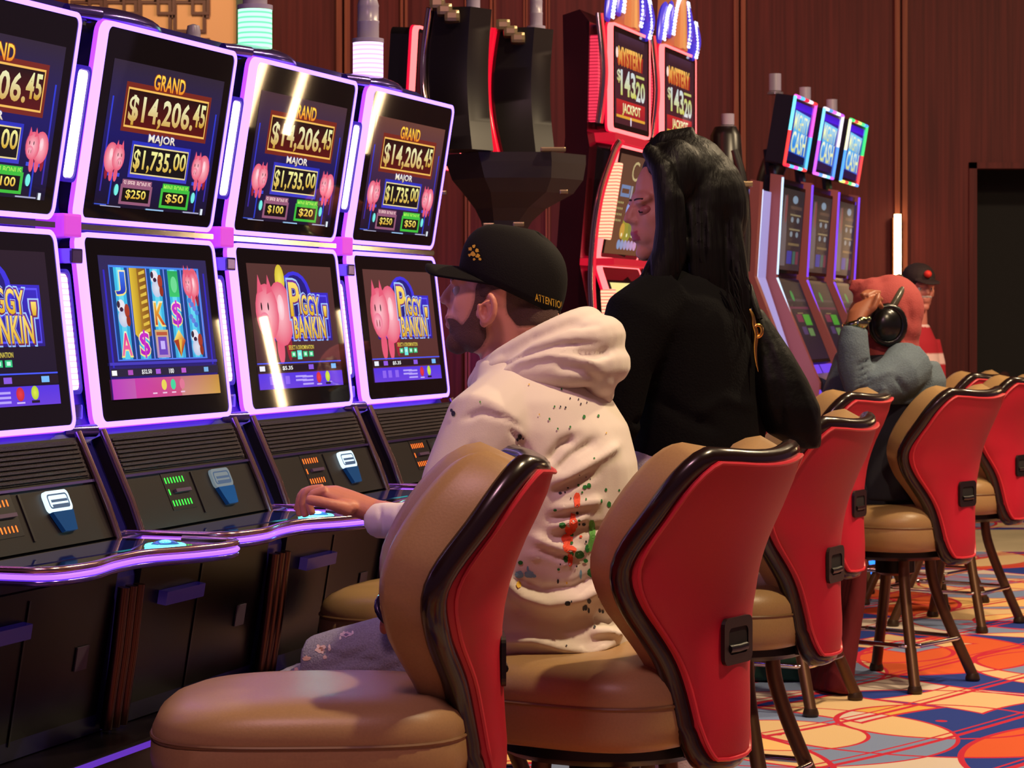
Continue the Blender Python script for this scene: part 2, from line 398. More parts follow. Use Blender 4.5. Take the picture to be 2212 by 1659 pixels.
def pig(c, x, y, s, asp, flip=1):
    pk, pd, pl = L(232, 90, 120), L(150, 30, 50), L(255, 190, 200); r = lambda k: k*s; q = lambda k: k*s*asp
    c.oval(x+flip*r(.36), y+q(.38), r(.09), q(.2), pd); c.oval(x+flip*r(.10), y+q(.42), r(.11), q(.2), pk); c.oval(x+flip*r(.20), y, r(.38), q(.40), pl, pk)
    c.oval(x-flip*r(.16), y+q(.42), r(.11), q(.2), pk); c.oval(x-flip*r(.2), y-q(.02), r(.34), q(.35), pl, pk)
    for e in (-.36, -.08): c.poly([(x+flip*r(e-.09), y-q(.24)), (x+flip*r(e+.09), y-q(.28)), (x+flip*r(e-.02), y-q(.48))], pk)
    c.oval(x-flip*r(.3), y+q(.10), r(.16), q(.12), pl, L(240, 120, 150))
    for e in (-.35, -.25): c.oval(x+flip*r(e), y+q(.12), r(.015), q(.05), pd)
    for e in (-.36, -.16): c.oval(x+flip*r(e), y-q(.09), r(.02), q(.05), INK)
    c.oval(x+flip*r(.22), y-q(.08), r(.1), q(.16), L(255, 226, 232), pl)
def jackpot_screen(w, h, b1, b2, t1='SUPER BONUS', t2='MINI BONUS', tone=0):
    c = Canvas(w, h); asp = w/h; bg1, bg2 = [(L(44, 34, 52), L(20, 20, 96)), (L(72, 48, 56), L(26, 22, 84)), (L(104, 62, 52), L(58, 34, 70))][tone]
    c.rect(0, 0, 1, .5, bg1, bg2); c.rect(0, .5, 1, 1, bg2, L(16, 12, 40))
    for x in (.035, .965): c.rect(x-.006, .25, x+.006, .9, L(40, 60, 220), L(60, 40, 160))
    c.rect(.13, .135, .9, .475, L(120, 38, 28)); c.frame(.15, .17, .88, .445, .008, L(245, 190, 90)); c.rect(.158, .185, .872, .43, L(30, 10, 8), L(90, 14, 12))
    c.text('GRAND', .355, .045, .645, .165, L(160, 70, 10), L(130, 40, 10), .05); c.text('GRAND', .36, .05, .64, .16, L(255, 225, 80), L(240, 130, 30), .02)
    c.text('$14,206.', .175, .215, .755, .43, L(240, 240, 190), L(205, 150, 20), .025, 0); c.text('45', .75, .20, .865, .37, L(240, 245, 180), L(205, 150, 20), .025)
    c.rect(.245, .53, .775, .785, L(38, 48, 190), L(60, 60, 200)); c.frame(.262, .555, .758, .76, .006, L(235, 215, 150)); c.rect(.268, .565, .752, .75, L(12, 12, 16))
    c.text('MAJOR', .375, .465, .625, .545, L(120, 110, 160), L(90, 70, 140), .05); c.text('MAJOR', .38, .47, .62, .54, WHT, L(225, 200, 120), .02)
    c.text('$1,735.', .275, .585, .62, .745, L(245, 245, 160), L(210, 160, 20), .025); c.text('00', .63, .575, .745, .70, L(245, 245, 160), L(210, 160, 20), .02)
    for x0, x1, cc, lab, val, lc in ((.20, .475, L(150, 90, 120), t1, b1, L(240, 200, 200)), (.555, .82, L(60, 190, 60), t2, b2, L(170, 240, 90))):
        c.rect(x0+.01, .80, x1-.01, .86, cc); c.text(lab, x0+.02, .808, x1-.02, .845, lc, lc, .02)
        c.rect(x0, .835, x1, .975, cc); c.rect(x0+.02, .86, x1-.02, .955, L(8, 8, 10)); c.text(val, x0+.05, .87, x1-.05, .94, Y1, Y2, .02)
    for x, fl in ((.115, -1), (.885, 1)):
        c.rect(x-.006, .78, x+.006, .985, L(40, 60, 200)); c.rect(x-.06, .765, x+.06, .79, L(60, 80, 220)); pig(c, x, .665, .15, asp*1.0, fl)
    for x in (.17, .86): c.oval(x-.005, .88, .018, .04, L(120, 240, 230))
    c.rect(0, .985, .1, .992, L(60, 90, 220)); c.rect(.05, .993, .22, 1.0, L(170, 170, 200)); c.rect(.44, .99, .6, 1.0, L(150, 190, 230)); c.rect(.78, .985, .93, .995, L(170, 170, 200)); c.rect(.945, .955, .965, 1.0, L(230, 240, 250))
    return c
def bar(c, y, tone, credit='$5.35'):
    c.rect(0, y, 1, y+.01, L(70, 90, 255)); c.rect(0, y+.02, 1, y+.075, L(28, 14, 30))
    for x, k in ((.05, L(240, 240, 255)), (.18, L(150, 90, 230)), (.62, L(140, 90, 230)), (.9, L(120, 190, 255))): c.rect(x-.03, y+.025, x+.03, y+.065, k)
    c.text(credit, .28, y+.03, .4, y+.065, WHT, WHT, .02)
def attract_screen(w, h, tone=0, coin=False):
    c = Canvas(w, h); asp = w/h; bg = [L(34, 22, 34), L(84, 50, 46), L(92, 54, 50)][tone]; bg2 = [L(12, 10, 40), L(66, 36, 46), L(84, 42, 40)][tone]
    c.rect(0, 0, 1, 1, bg, bg2)
    c.rect(.12, .22, .93, .62, L(54, 40, 200), L(40, 24, 130)); c.oval(.53, .26, .19, .21, L(60, 50, 225)); c.frame(.14, .24, .91, .60, .008, L(90, 80, 250))
    c.oval(.53, .25, .15, .17, L(30, 24, 120)); c.rect(.38, .24, .68, .33, L(30, 24, 120))
    if coin: c.oval(.36, .12, .055, .12, L(240, 225, 90), L(215, 190, 50))
    pig(c, .255, .40, .38, asp*1.0)
    # the logo
    for off, c1, c2, g in ((.065, L(170, 205, 255), L(150, 190, 255), .022), (.05, L(110, 50, 160), L(120, 40, 70), .012), (.018, L(255, 225, 110), L(225, 175, 20), 0)):
        c.text('P', .45-g, .14-g*1.6, .57+g, .42+g*1.6, c1, c2, off); c.text('IGGY', .565-g, .235-g, .80+g, .40+g, c1, c2, off, .02)
        c.text("BANKIN", .47-g, .42-g, .85+g, .60+g, c1, c2, off, 0); c.text("'", .85-g, .33-g, .89+g, .42+g, c1, c2, off)
    c.rect(.47, .485, .85, .505, L(250, 250, 225)) if False else None
    c.text('SELECT A DENOMINATION', .38, .655, .68, .69, L(235, 220, 90), L(210, 180, 60), .01)
    for i, x in enumerate((.43, .5, .57, .64)):
        on = (i == 1); c.rect(x-.026, .705-(.008 if on else 0), x+.026, .75+(.02 if on else 0), L(110, 235, 230) if on else L(50, 200, 130)); c.rect(x-.014, .715, x+.014, .74, L(200, 250, 230))
    bar(c, .79, tone)
    c.rect(0, .875, 1, 1, L(84, 52, 228), L(104, 62, 220))
    for x in (.12, .2, .3): c.rect(x, .9, x+.05, .965, L(140, 100, 240))
    for x, y in ((.42, .9), (.42, .93), (.5, .905), (.5, .935), (.5, .965)): c.rect(x, y, x+.13, y+.015, L(185, 165, 250))
    c.oval(.70, .925, .03, .045, L(235, 60, 70), L(200, 40, 60)); c.oval(.81, .92, .028, .045, L(225, 235, 80), L(180, 210, 50))
    c.rect(.67, .975, .73, .985, L(210, 190, 250)); c.rect(.78, .968, .84, .985, L(30, 20, 40))
    return c
def reel_screen(w, h):
    c = Canvas(w, h); c.rect(0, 0, 1, 1, L(44, 38, 84), L(40, 28, 120))
    c.rect(.03, .1, .045, .78, L(50, 40, 200)); c.rect(.955, .1, .97, .78, L(50, 40, 200))
    c.rect(.08, .065, .915, .735, L(70, 130, 235), L(80, 120, 240)); x0 = .09; wd = .163; top, bt = .08, .725
    for i in range(5):
        a = x0+i*wd; c.rect(a, top, a+wd-.008, bt, L(14, 70, 140), L(16, 60, 130)); c.rect(a+.03, top, a+wd-.038, bt, L(60, 190, 235), L(60, 170, 220)); c.rect(a+.055, top, a+wd-.065, bt, L(110, 225, 245), L(90, 205, 235))
        c.rect(a+wd-.010, top, a+wd-.004, bt, L(140, 150, 240))
    rows = [.19, .405, .62]; cx = [x0+i*wd+wd/2-.004 for i in range(5)]
    def sym(t, x, y, c1, c2):
        c.text(t, x-.052, y-.092, x+.052, y+.092, L(245, 235, 200), L(245, 225, 120), .06); c.text(t, x-.045, y-.08, x+.045, y+.08, c1, c2, .02)
    def dog(x, y):
        c.oval(x-.012, y-.05, .035, .05, L(235, 230, 240)); c.oval(x, y+.03, .045, .065, L(225, 225, 235), L(190, 200, 230)); c.oval(x+.035, y-.02, .022, .05, L(170, 60, 40)); c.oval(x+.04, y+.05, .018, .04, L(150, 50, 30))
        c.oval(x-.035, y-.065, .014, .025, L(60, 40, 60)); c.oval(x-.012, y-.03, .016, .016, L(60, 30, 60))
    sym('J', cx[0], rows[0], L(60, 120, 240), L(30, 50, 190)); dog(cx[0], rows[1]); sym('A', cx[0], rows[2], L(230, 40, 140), L(240, 110, 170))
    # tall gold wild stack on reel two
    a = x0+wd; c.poly([(a+.004, top), (a+.07, top), (a+.07, .58), (a+.05, .60), (a+.004, .55)], [L(225, 190, 60), L(190, 150, 40), L(160, 120, 30), L(200, 160, 40), L(230, 195, 60)])
    c.poly([(a+.07, top), (a+.15, top), (a+.15, .56), (a+.07, .585)], [L(150, 100, 30), L(120, 80, 30), L(140, 90, 30), L(180, 130, 40)])
    for k in range(9): c.poly([(a+.085, top+.03+k*.052), (a+.14, top+.01+k*.052), (a+.14, top+.035+k*.052), (a+.085, top+.05+k*.052)], L(226, 190, 70))
    sym('S', cx[1], rows[2], L(200, 40, 200), L(180, 30, 190)); c.rect(cx[1]-.008, rows[2]-.1, cx[1]+.008, rows[2]+.1, L(200, 50, 200))
    dog(cx[2], rows[0]); sym('K', cx[2], rows[1], L(240, 190, 60), L(200, 50, 30))
    c.rect(cx[2]-.06, rows[2]-.1, cx[2]+.06, rows[2]+.1, L(214, 180, 110), L(180, 140, 200)); c.rect(cx[2]-.04, rows[2]-.05, cx[2]+.04, rows[2]+.08, L(110, 70, 190)); c.rect(cx[2]-.05, rows[2]-.085, cx[2]+.05, rows[2]-.06, L(190, 90, 60)); c.rect(cx[2]-.02, rows[2]-.02, cx[2]+.02, rows[2]+.04, L(200, 180, 250))
    c.rect(cx[3]-.05, rows[0]-.1, cx[3]+.045, rows[0]+.09, L(40, 170, 90), L(60, 200, 110)); c.oval(cx[3], rows[0], .03, .06, L(110, 220, 150))
    sym('S', cx[3], rows[1], L(205, 50, 205), L(170, 30, 190)); c.rect(cx[3]-.008, rows[1]-.1, cx[3]+.008, rows[1]+.1, L(205, 60, 205))
    y = rows[2]; x = cx[3]; c.poly([(x-.055, y-.02), (x, y-.1), (x+.055, y-.02), (x, y+.1)], [L(240, 210, 90), L(255, 235, 130), L(200, 70, 30), L(150, 30, 20)]); c.poly([(x-.055, y-.02), (x-.01, y-.03), (x, y+.1)], L(170, 60, 30)); c.poly([(x-.01, y-.03), (x+.02, y-.03), (x, y+.1)], L(235, 190, 70))
    pig(c, cx[4], rows[0]-.01, .14, w/h*1.2); c.rect(cx[4]-.05, top, cx[4]+.05, top+.17, L(225, 90, 110), L(230, 120, 140)); pig(c, cx[4], rows[0], .12, w/h*1.1)
    for k in range(7): c.oval(cx[4]-.03+.02*(k % 4), rows[1]-.1+.03*k, .02, .02, L(70+20*(k % 3), 130, 220))
    dog(cx[4], rows[2])
    c.rect(.0, .745, 1, .765, L(70, 60, 190)); c.rect(0, .79, 1, .845, L(40, 34, 60))
    for x, k in ((.03, WHT), (.17, L(180, 80, 190)), (.42, L(170, 90, 220)), (.66, L(190, 90, 210)), (.88, L(120, 180, 230))): c.rect(x-.022, .8, x+.022, .835, k)
    c.text('$32.50', .27, .8, .36, .835, WHT, WHT, .02); c.text('100', .52, .8, .565, .835, WHT, WHT, .02)
    c.poly([(0, .86), (1, .86), (1, 1), (0, 1)], [L(190, 60, 190), L(196, 140, 60), L(210, 160, 70), L(190, 60, 190)]); c.poly([(.2, .86), (.62, .86), (.62, 1), (.2, 1)], [L(200, 60, 170), L(205, 90, 130), L(205, 80, 120), L(205, 60, 160)])
    for x, k in ((.46, L(235, 215, 90)), (.545, L(70, 215, 160)), (.63, L(225, 120, 150))): c.oval(x, .915, .024, .038, k)
    for x in (.37, .46, .545, .63): c.rect(x-.02, .967, x+.02, .977, L(240, 200, 230))
    return c
def led(kind):
    return {'violet': (glow('led_violet_core', (.27, .155, 1.0), 3.8), glow('led_violet_halo', (.14, .02, 1.0), 5)),
            'red': (glow('led_red_core', (1.0, .12, .12), 3.2), glow('led_red_halo', L(255, 16, 60), 1.0))}[kind]
def bars_mat(name, c1, c2, k):
    if name in MATS: return MATS[name]
    m = bpy.data.materials.new(name); m.use_nodes = True; nt = m.node_tree; b = nt.nodes['Principled BSDF']; N = nt.nodes
    tc = N.new('ShaderNodeTexCoord'); s = N.new('ShaderNodeSeparateXYZ'); nt.links.new(tc.outputs['Object'], s.inputs[0])
    mt = N.new('ShaderNodeMath'); mt.operation = 'MULTIPLY'; mt.inputs[1].default_value = 78; nt.links.new(s.outputs[2], mt.inputs[0])
    fr = N.new('ShaderNodeMath'); fr.operation = 'PINGPONG'; fr.inputs[1].default_value = .5; nt.links.new(mt.outputs[0], fr.inputs[0])
    rp = N.new('ShaderNodeValToRGB'); rp.color_ramp.elements[0].color = (*c1, 1); rp.color_ramp.elements[1].color = (*c2, 1); rp.color_ramp.elements[1].position = .3
    nt.links.new(fr.outputs[0], rp.inputs[0]); nt.links.new(rp.outputs[0], b.inputs['Emission Color']); b.inputs['Emission Strength'].default_value = k
    b.inputs['Base Color'].default_value = (0, 0, 0, 1); MATS[name] = m; return m
def framed_screen(root, b, t, w, kind, canvas, pads=(.085, .175, .075, .09), band=.013, r=.028, u0=0, name='upper_display'):
    """one display: black housing, glowing frame, bezel and the lit picture; pads = left, top, right, bottom as shares"""
    core, halo = led(kind); fn, h, M = plane(u0, b, t)
    mb = MB(); mb.prism(rrect(w-.012, h-.012, r, 5, .006, .006), -.10, .004, fn); hs = mb.build(name, mat('bezel_glass', (.008, .007, .010), .03), root)
    mb = MB(); mb.ring(rrect(w, h, r), inset(0, w, h, r, .011), -band, .006, fn); mb.build('light_frame', core, hs)
    mb = MB(); mb.ring(rrect(w+.004, h+.004, r+.002, 5, -.002, -.002), inset(0, w, h, r, .013), -band-.010, -band, fn); mb.build('light_frame_halo', halo, hs)  # glowing strip behind the frame stands in for the halo of its light
    l, tp, rr_, bt = pads; c = canvas((1-l-rr_)*w, (1-tp-bt)*h)
    c.build('screen_picture', hs, M=M @ Matrix.Translation((l*w, bt*h, .0045)))
    return fn, h, M, hs
def candle(name, parent, loc, colour, k, r=.043, hz=.095, top=True):
    x, y, z = loc; off = Vector(loc)
    mb = MB(); mb.lathe([(r*1.35, 0), (r*1.35, .012), (r*.9, .02)], off); mb.build('lamp_base', mat('lamp_clear', L(150, 140, 150), .15, .6), parent, True)
    m = bars_mat('lamp_%s' % name, [c*.9 for c in colour], [c*.65+.35 for c in colour], k) if k else mat('lamp_frosted', L(150, 140, 165), .3)
    mb = MB(); mb.lathe([(r, .02), (r, .02+hz)], off); mb.build('lit_lens', m, parent, True)
    if top:
        mb = MB(); z0 = .02+hz; mb.lathe([(r*1.04, z0), (r*1.04, z0+.012), (r*.72, z0+.014), (r*.72, z0+.055), (r*.74, z0+.058), (r*.74, z0+.062), (r*.70, z0+.064), (r*.70, z0+.10), (r*.72, z0+.105), (r*.6, z0+.125), (.004, z0+.13)], off)
        mb.build('clear_lens', mat('lamp_frosted', L(150, 140, 165), .3), parent, True)
def label_plate(root, u, v, z, w, h):
    mb = MB(); mb.box((u, -v-.003, z), (u+w, -v, z+h), .001); mb.build('sticker', mat('pale_sticker', L(120, 110, 125), .6), root)
DECK = [(0, 0), (0, .33), (.03, .365), (.13, .38), (.25, .362), (.37, .365), (.47, .415), (.56, .445), (.63, .44), (.665, .405), (.67, 0)]
def smooth_line(pts, k=4):
    out = []
    for i in range(len(pts)-1):
        p0, p1, p2, p3 = pts[max(0, i-1)], pts[i], pts[i+1], pts[min(len(pts)-1, i+2)]
        for j in range(k):
            t = j/k; out.append(tuple(.5*((2*b)+(-a+c)*t+(2*a-5*b+4*c-d)*t*t+(-a+3*b-3*c+d)*t**3) for a, b, c, d in zip(p0, p1, p2, p3)))
    out.append(tuple(pts[-1])); return out
def piggy_machine(i, label, upper, lower, acc, badge, lampc):
    root = empty('slot_machine', O2+RV*(PITCH*(i-2)), ROWZ); tag(root, label, 'slot machine', 'violet-lit slot machines in the front row')
    body = mat('cabinet_gloss', L(13, 12, 24), .22); blue = mat('cabinet_blue_black', L(34, 30, 100), .3)
    # cabinet behind the displays, leaning like them
    mb = MB(); prof = [(-.45, .42), (.10, .42), (.14, .74), (.12, .84), (.03, 1.04), (-.035, 1.30), (-.05, 1.47), (-.035, 1.70), (.01, 1.93), (-.05, 1.965), (-.45, 1.90)]
    mb.prism(prof, -.112, .662, lambda a, b, h: (h, -a, b)); mb.build('cabinet', blue, root)
    framed_screen(root, (0, 1.49), (.07, 1.92), .665, 'violet', upper, name='upper_display')
    framed_screen(root, (.055, 1.05), (.005, 1.468), .665, 'violet', lower, (.10, .115, .085, .135), name='lower_display')
    # joint block and rails between the two displays
    mb = MB(); mb.box((-.09, -.02, 1.455), (-.012, .05, 1.505), .006); mb.build('joint_block', mat('violet_block', L(190, 70, 200), .4, emit=L(190, 60, 220), es=.6), root)
    mb = MB(); mb.box((.0, -.012, 1.473), (.66, .03, 1.485)); mb.build('joint_rail', CHROME(), root)
    # light bars in the gap at the left of the displays
    lm = bars_mat('light_bar_white', L(250, 190, 245), L(255, 225, 255), 5); lm2 = bars_mat('light_bar_pink', L(235, 90, 200), L(255, 200, 250), 4)
    for b, t, m in (((-.008, 1.585), (.03, 1.81), lm), ((.008, 1.13), (-.022, 1.375), lm2)):
        fn, h, _ = plane(-.088, b, t); mb = MB(); mb.prism(rrect(.05, h, .012), -.03, .02, fn); mb.build('light_bar', m, root)
        mb = MB(); mb.ring(rrect(.066, h+.02, .016, 5, -.008, -.01), rrect(.052, h+.004, .012, 5, -.001, -.002), -.03, .024, fn); mb.build('light_bar_trim', glow('led_blue_trim', L(60, 20, 230), .55), root)
    for z in (1.415, 1.085):
        mb = MB(); mb.box((-.085, -.035, z-.016), (-.035, .03, z+.016), .005); mb.build('chrome_bracket', mat('violet_chrome', L(120, 100, 190), .2, .9), root)
    for z, v in ((1.045, .02), (1.93, .03)):
        mb = MB(); mb.tube([(-.1, -v, z), (-.05, -v-.02, z), (-.012, -v-.03, z)], .014, 10); mb.build('chrome_shoulder', mat('violet_chrome'), root, True)
    # top cover and signal lamp
    mb = MB(); mb.ell((.2, .04, 1.935), (.21, .1, .035), nu=24); mb.build('top_cover', mat('violet_chrome'), root, True)
    if lampc: candle(lampc[0], root, (.2, .02, 1.945), lampc[1], lampc[2])
    # sloping panel: speaker grille above, bill slot below
    fn, h, M = plane(.0, (.15, .83), (.062, 1.035))
    mb = MB(); mb.prism([(0, 0), (.665, 0), (.665, h), (0, h)], -.1, .0, fn); pn = mb.build('front_panel', mat('panel_brown_black', L(24, 17, 20), .42, spec=.22), root)
    mb = MB(); mb.prism([(.02, h*.60), (.645, h*.60), (.645, h*.97), (.02, h*.97)], 0, .003, fn)
    for k in range(8):
        q = h*(.615+k*.044)
        mb.prism([(.025, q), (.64, q), (.64, q+h*.022), (.025, q+h*.022)], .003, .007, fn)
    mb.build('speaker_grille', mat('grille_dark', L(40, 28, 34), .45, spec=.3, bump=.5, bscale=420), pn)
    mb = MB(); mb.prism([(.01, h*.545), (.655, h*.545), (.655, h*.57), (.01, h*.57)], 0, .006, fn); mb.build('panel_strip', mat('violet_chrome'), pn)
    for a0 in (0, .665):
        mb = MB(); mb.tube([fn(a0, -.01, .004), fn(a0, h*.3, .008), fn(a0, h+.01, .004)], .0085, 10); mb.build('chrome_edge', mat('rose_chrome', L(205, 165, 175), .22, 1), root, True)
    mb = MB(); mb.prism([(.335, h*.08), (.343, h*.08), (.343, h*.52), (.335, h*.52)], 0, .003, fn); mb.build('panel_joint', BLACKP(), pn)
    oc = glow('slot_led_green', L(40, 255, 60), 2.2) if acc == 'g' else glow('slot_led_orange', L(255, 100, 24), 2.6)
    mb = MB()
    for row, q, n_ in ((0, .43, 7), (1, .31, 1), (2, .19, 7)):
        for k in range(n_):
            a = .2+k*.0145+row*.0; mb.prism(rrect(.0042, .014, .002, 3, a, h*q), .0013, .0017, fn)
    sl = MB(); sl.prism([(.19, h*.15), (.31, h*.15), (.31, h*.54), (.19, h*.54)], 0, .0012, fn); sp = sl.build('bill_slot', BLACKP(), pn); mb.build('slot_led', oc, sp, kind='stuff')
    mb = MB(); mb.prism([(.225, h*.325), (.30, h*.325), (.30, h*.36), (.225, h*.36)], .001, .008, fn); mb.build('slot_lip', mat('lip_violet', L(80, 60, 90), .3), sp)
    # lit ticket badge with a blue funnel under it
    e = 1.3 if badge else .22
    mb = MB(); mb.prism(rrect(.098, h*.20, .012, 5, .425, h*.31), .001, .008, fn); bd = mb.build('ticket_badge', glow('badge_lit_%s' % bool(badge), L(215, 240, 255), e), pn)
    mb = MB(); bw = h*.20
    mb.ring(rrect(.082, bw-.014, .008, 5, .433, h*.31+.007), rrect(.076, bw-.02, .006, 5, .436, h*.31+.010), .008, .0086, fn)
    for k in range(2): mb.prism([(.445, h*(.355+.045*k)), (.51, h*(.355+.045*k)), (.51, h*(.38+.045*k)), (.445, h*(.38+.045*k))], .008, .0086, fn)
    mb.build('badge_print', glow('badge_ink', L(60, 110, 160), .5), bd)
    mb = MB(); mb.prism([(.432, h*.31), (.517, h*.31), (.505, h*.12), (.455, h*.12)], .0005, .010, fn); mb.build('ticket_funnel', mat('funnel_blue', L(30, 70, 120), .12, emit=L(26, 90, 170), es=.12 if badge else .05), pn)
    # the deck
    top = smooth_line(DECK[1:-1]); poly = [DECK[0]]+top+[DECK[-1]]
    mb = MB(); mb.prism([(u, -v) for u, v in poly], .800, .827); dk = mb.build('button_deck', mat('deck_black_glass', (.006, .006, .010), .05, coat=.5), root)
    edge = [(-.004, -.02, 0), (-.002, -.30, 0)]+[(u, -v, 0) for u, v in top]+[(.672, -.30, 0)]
    mb = MB(); mb.tube([(a, b, .829) for a, b, _ in edge], .0072, 10); mb.build('deck_chrome_rim', mat('rose_chrome'), dk, True)
    mb = MB(); mb.tube([(a, b-.003, .8165) for a, b, _ in edge], .0048, 10); mb.build('deck_light', glow('led_deck', (.36, .12, 1.0), 1.9), dk, True)
    mb = MB(); mb.tube([(a, b-.001, .806) for a, b, _ in edge], .0055, 10); mb.build('deck_under_rim', mat('violet_chrome'), dk, True)
    bu, bv = .50, .345
    mb = MB(); mb.tube([(bu+.036*math.cos(a), -bv+.036*math.sin(a)  , .830) for a in [2*math.pi*k/28 for k in range(28)]], .0055, 8, closed=True); bt = mb.build('spin_button_ring', glow('led_cyan', L(80, 245, 250), 3.5), dk, True)
    mb = MB(); mb.ell((bu, -bv, .827), (.032, .032, .016), nu=24); mb.build('spin_button', mat('button_dome', L(50, 60, 120), .08, emit=L(40, 130, 210), es=.45), bt, True)
    bl_ = bpy.data.lights.new('button_lamp', 'POINT'); bl_.energy = 1.0 if i == 2 else .12; bl_.color = (.15, .95, 1); bl_.shadow_soft_size = .02; bo_ = bpy.data.objects.new('button_lamp', bl_); COL.objects.link(bo_); bo_.location = (bu, -bv, .852); bo_.parent = bt
    mb = MB(); mb.prism([(a, -b) for a, b in [(.02, .18), (.60, .18), (.61, .25), (.44, .30), (.06, .27)]], .827, .8285); mb.build('touch_pad', mat('touch_pad', L(16, 18, 50), .05, emit=L(20, 30, 90), es=.25), dk)
    # chrome foot of the gap
    mb = MB(); mb.box((-.11, -.16, .79), (-.004, -.02, .83), .012); mb.build('gap_foot', mat('violet_chrome'), root)
    # lower doors
    mb = MB(); mb.prism([(.10, .43), (.155, .755), (.05, .755), (.05, .43)], .0, .665, lambda a, b, h: (h, -a, b)); dr = mb.build('lower_door', mat('door_navy_gloss', L(8, 7, 16), .3, spec=.3), root)
    fn2, h2, _ = plane(0, (.10, .43), (.155, .755))
    mb = MB(); mb.prism([(.30, .02), (.306, .02), (.306, h2-.02), (.30, h2-.02)], .001, .003, fn2); mb.build('door_seam', BLACKP(), dr)
    mb = MB(); mb.prism([(.10, h2*.73), (.29, h2*.73), (.29, h2*.82), (.10, h2*.82)], .001, .022, fn2); mb.build('ticket_tray', mat('tray_violet_lit', L(84, 76, 120), .25, emit=L(70, 50, 200), es=.05), dr)  # violet colour and faint emission stand in for violet light on the tray
    mb = MB(); mb.prism([(.53, h2*.42), (.58, h2*.42), (.58, h2*.57), (.53, h2*.57)], .001, .004, fn2); mb.build('sticker', mat('pale_sticker', L(90, 78, 95), .6), dr)
    for k, u in enumerate((-.095, -.06, -.025)):
        mb = MB(); mb.tube([fn2(u, -.0, .02), fn2(u, h2*.5, .018), fn2(u, h2-.03, .012)], .013, 12); mb.build('chrome_column', mat('copper_chrome', L(96, 66, 60), .3, 1), root, True)
    return root
def attract(tone, coin=False): return lambda w, h: attract_screen(w, h, tone, coin)
def jack(a, b, tone=0): return lambda w, h: jackpot_screen(w, h, a, b, tone=tone)
piggy_machine(1, 'violet-framed piggy slot machine cut off by the left edge, nearest the camera', jack('$500', '$100', 0), attract(0), 'o', 1, ('magenta', L(255, 90, 245), 2.2))
piggy_machine(2, 'violet-framed slot machine showing five spinning reels and a green bill-slot light, played by the man', jack('$250', '$50', 0), reel_screen, 'g', 0, None)
piggy_machine(3, 'violet-framed piggy slot machine with the green lamp on top and $100 and $20 bonuses', jack('$100', '$20', 1), attract(1, True), 'o', 1, ('green', L(60, 255, 140), 2.0))
piggy_machine(4, 'violet-framed piggy slot machine at the far end of its row, beside the cap brim', jack('$250', '$50', 2), attract(2), 'o', 1, ('violet', L(225, 150, 255), 2.0))
# raised plinth under the row
pl = empty('machine_plinth', O2+RV*(-2.2), ROWZ); tag(pl, 'dark glossy plinth under the violet slot machines with a violet edge strip', 'plinth')
mb = MB(); mb.box((0, -.24, .0), (4.36, .5, .418), .01); mb.build('plinth_box', mat('plinth_dark', L(18, 13, 16), .28), pl)
mb = MB(); mb.box((0, -.247, .404), (4.36, -.238, .414)); mb.build('edge_strip', glow('edge_violet', L(120, 60, 230), .6), pl)  # dimly emissive violet strip along the top front edge
# a lamp of the row standing back to back behind
bk = empty('slot_machine', P(418, HY, 7.3)*1.0, ROWZ); bk.location.z = 0
tag(bk, 'dark slot machine behind the violet row, only its clear grey lamp showing over it', 'slot machine')
mb = MB(); mb.prism([(-.2, 0), (.3, 0), (.3, 1.0), (.18, 1.96), (-.1, 1.96), (-.2, .9)], -.3, .3, lambda a, b, h: (h, a, b)); mb.build('cabinet', mat('cabinet_gloss'), bk)
candle('clear', bk, (0, 0, 1.96), (0, 0, 0), 0, .03, .05)
# ---------------------------------------------------------------- stools
TAN = mat('tan_vinyl', L(162, 128, 86), .4, bump=.03, bscale=240, vary=.05)
REDV = mat('red_vinyl', L(188, 22, 48), .5, bump=.06, bscale=300)
BRNT = mat('brown_gloss_trim', L(30, 16, 15), .24, coat=.25)
BRZ = mat('bronze_legs', L(92, 62, 42), .38, .55)
def interp(tab, t):
    n = len(tab)
    for i in range(n-1):
        a, x = tab[i]; b, y = tab[i+1]
        if t <= b:
            k = (t-a)/(b-a); h = b-a
            m0 = (y-tab[i-1][1])/(b-tab[i-1][0]) if i > 0 else (y-x)/h
            m1 = (tab[i+2][1]-x)/(tab[i+2][0]-a) if i < n-2 else (y-x)/h
            return (2*k**3-3*k*k+1)*x+(k**3-2*k*k+k)*h*m0+(-2*k**3+3*k*k)*y+(k**3-k*k)*h*m1
    return tab[-1][1]
SPINE = [(0, .0), (.3, .012), (.55, .012), (.75, -.018), (1, -.085)]       # forward offset of the back's centre line
WRAP = [(0, .02), (.35, .042), (.52, .072), (.67, .090), (.85, .06), (1, .045)]
HALFW = [(0, .086), (.12, .096), (.3, .120), (.44, .165), (.56, .214), (.67, .233), (.82, .222), (1, .198)]
THICK = [(0, .045), (.25, .055), (.45, .08), (.66, .096), (.88, .060), (1, .03)]
BZ0, BZ1, BX = .452, 1.018, -.275
def back_pt(a, t, off=0.0, sc=1.0):
    """a across -1..1, t up 0..1, off forwards"""
    hw = interp(HALFW, t)*sc
    return Vector((BX+interp(SPINE, t)+interp(WRAP, t)*a*a*sc*sc+off, hw*a, BZ0+(BZ1-BZ0)*t+.020*a*a*max(0, t)**6))
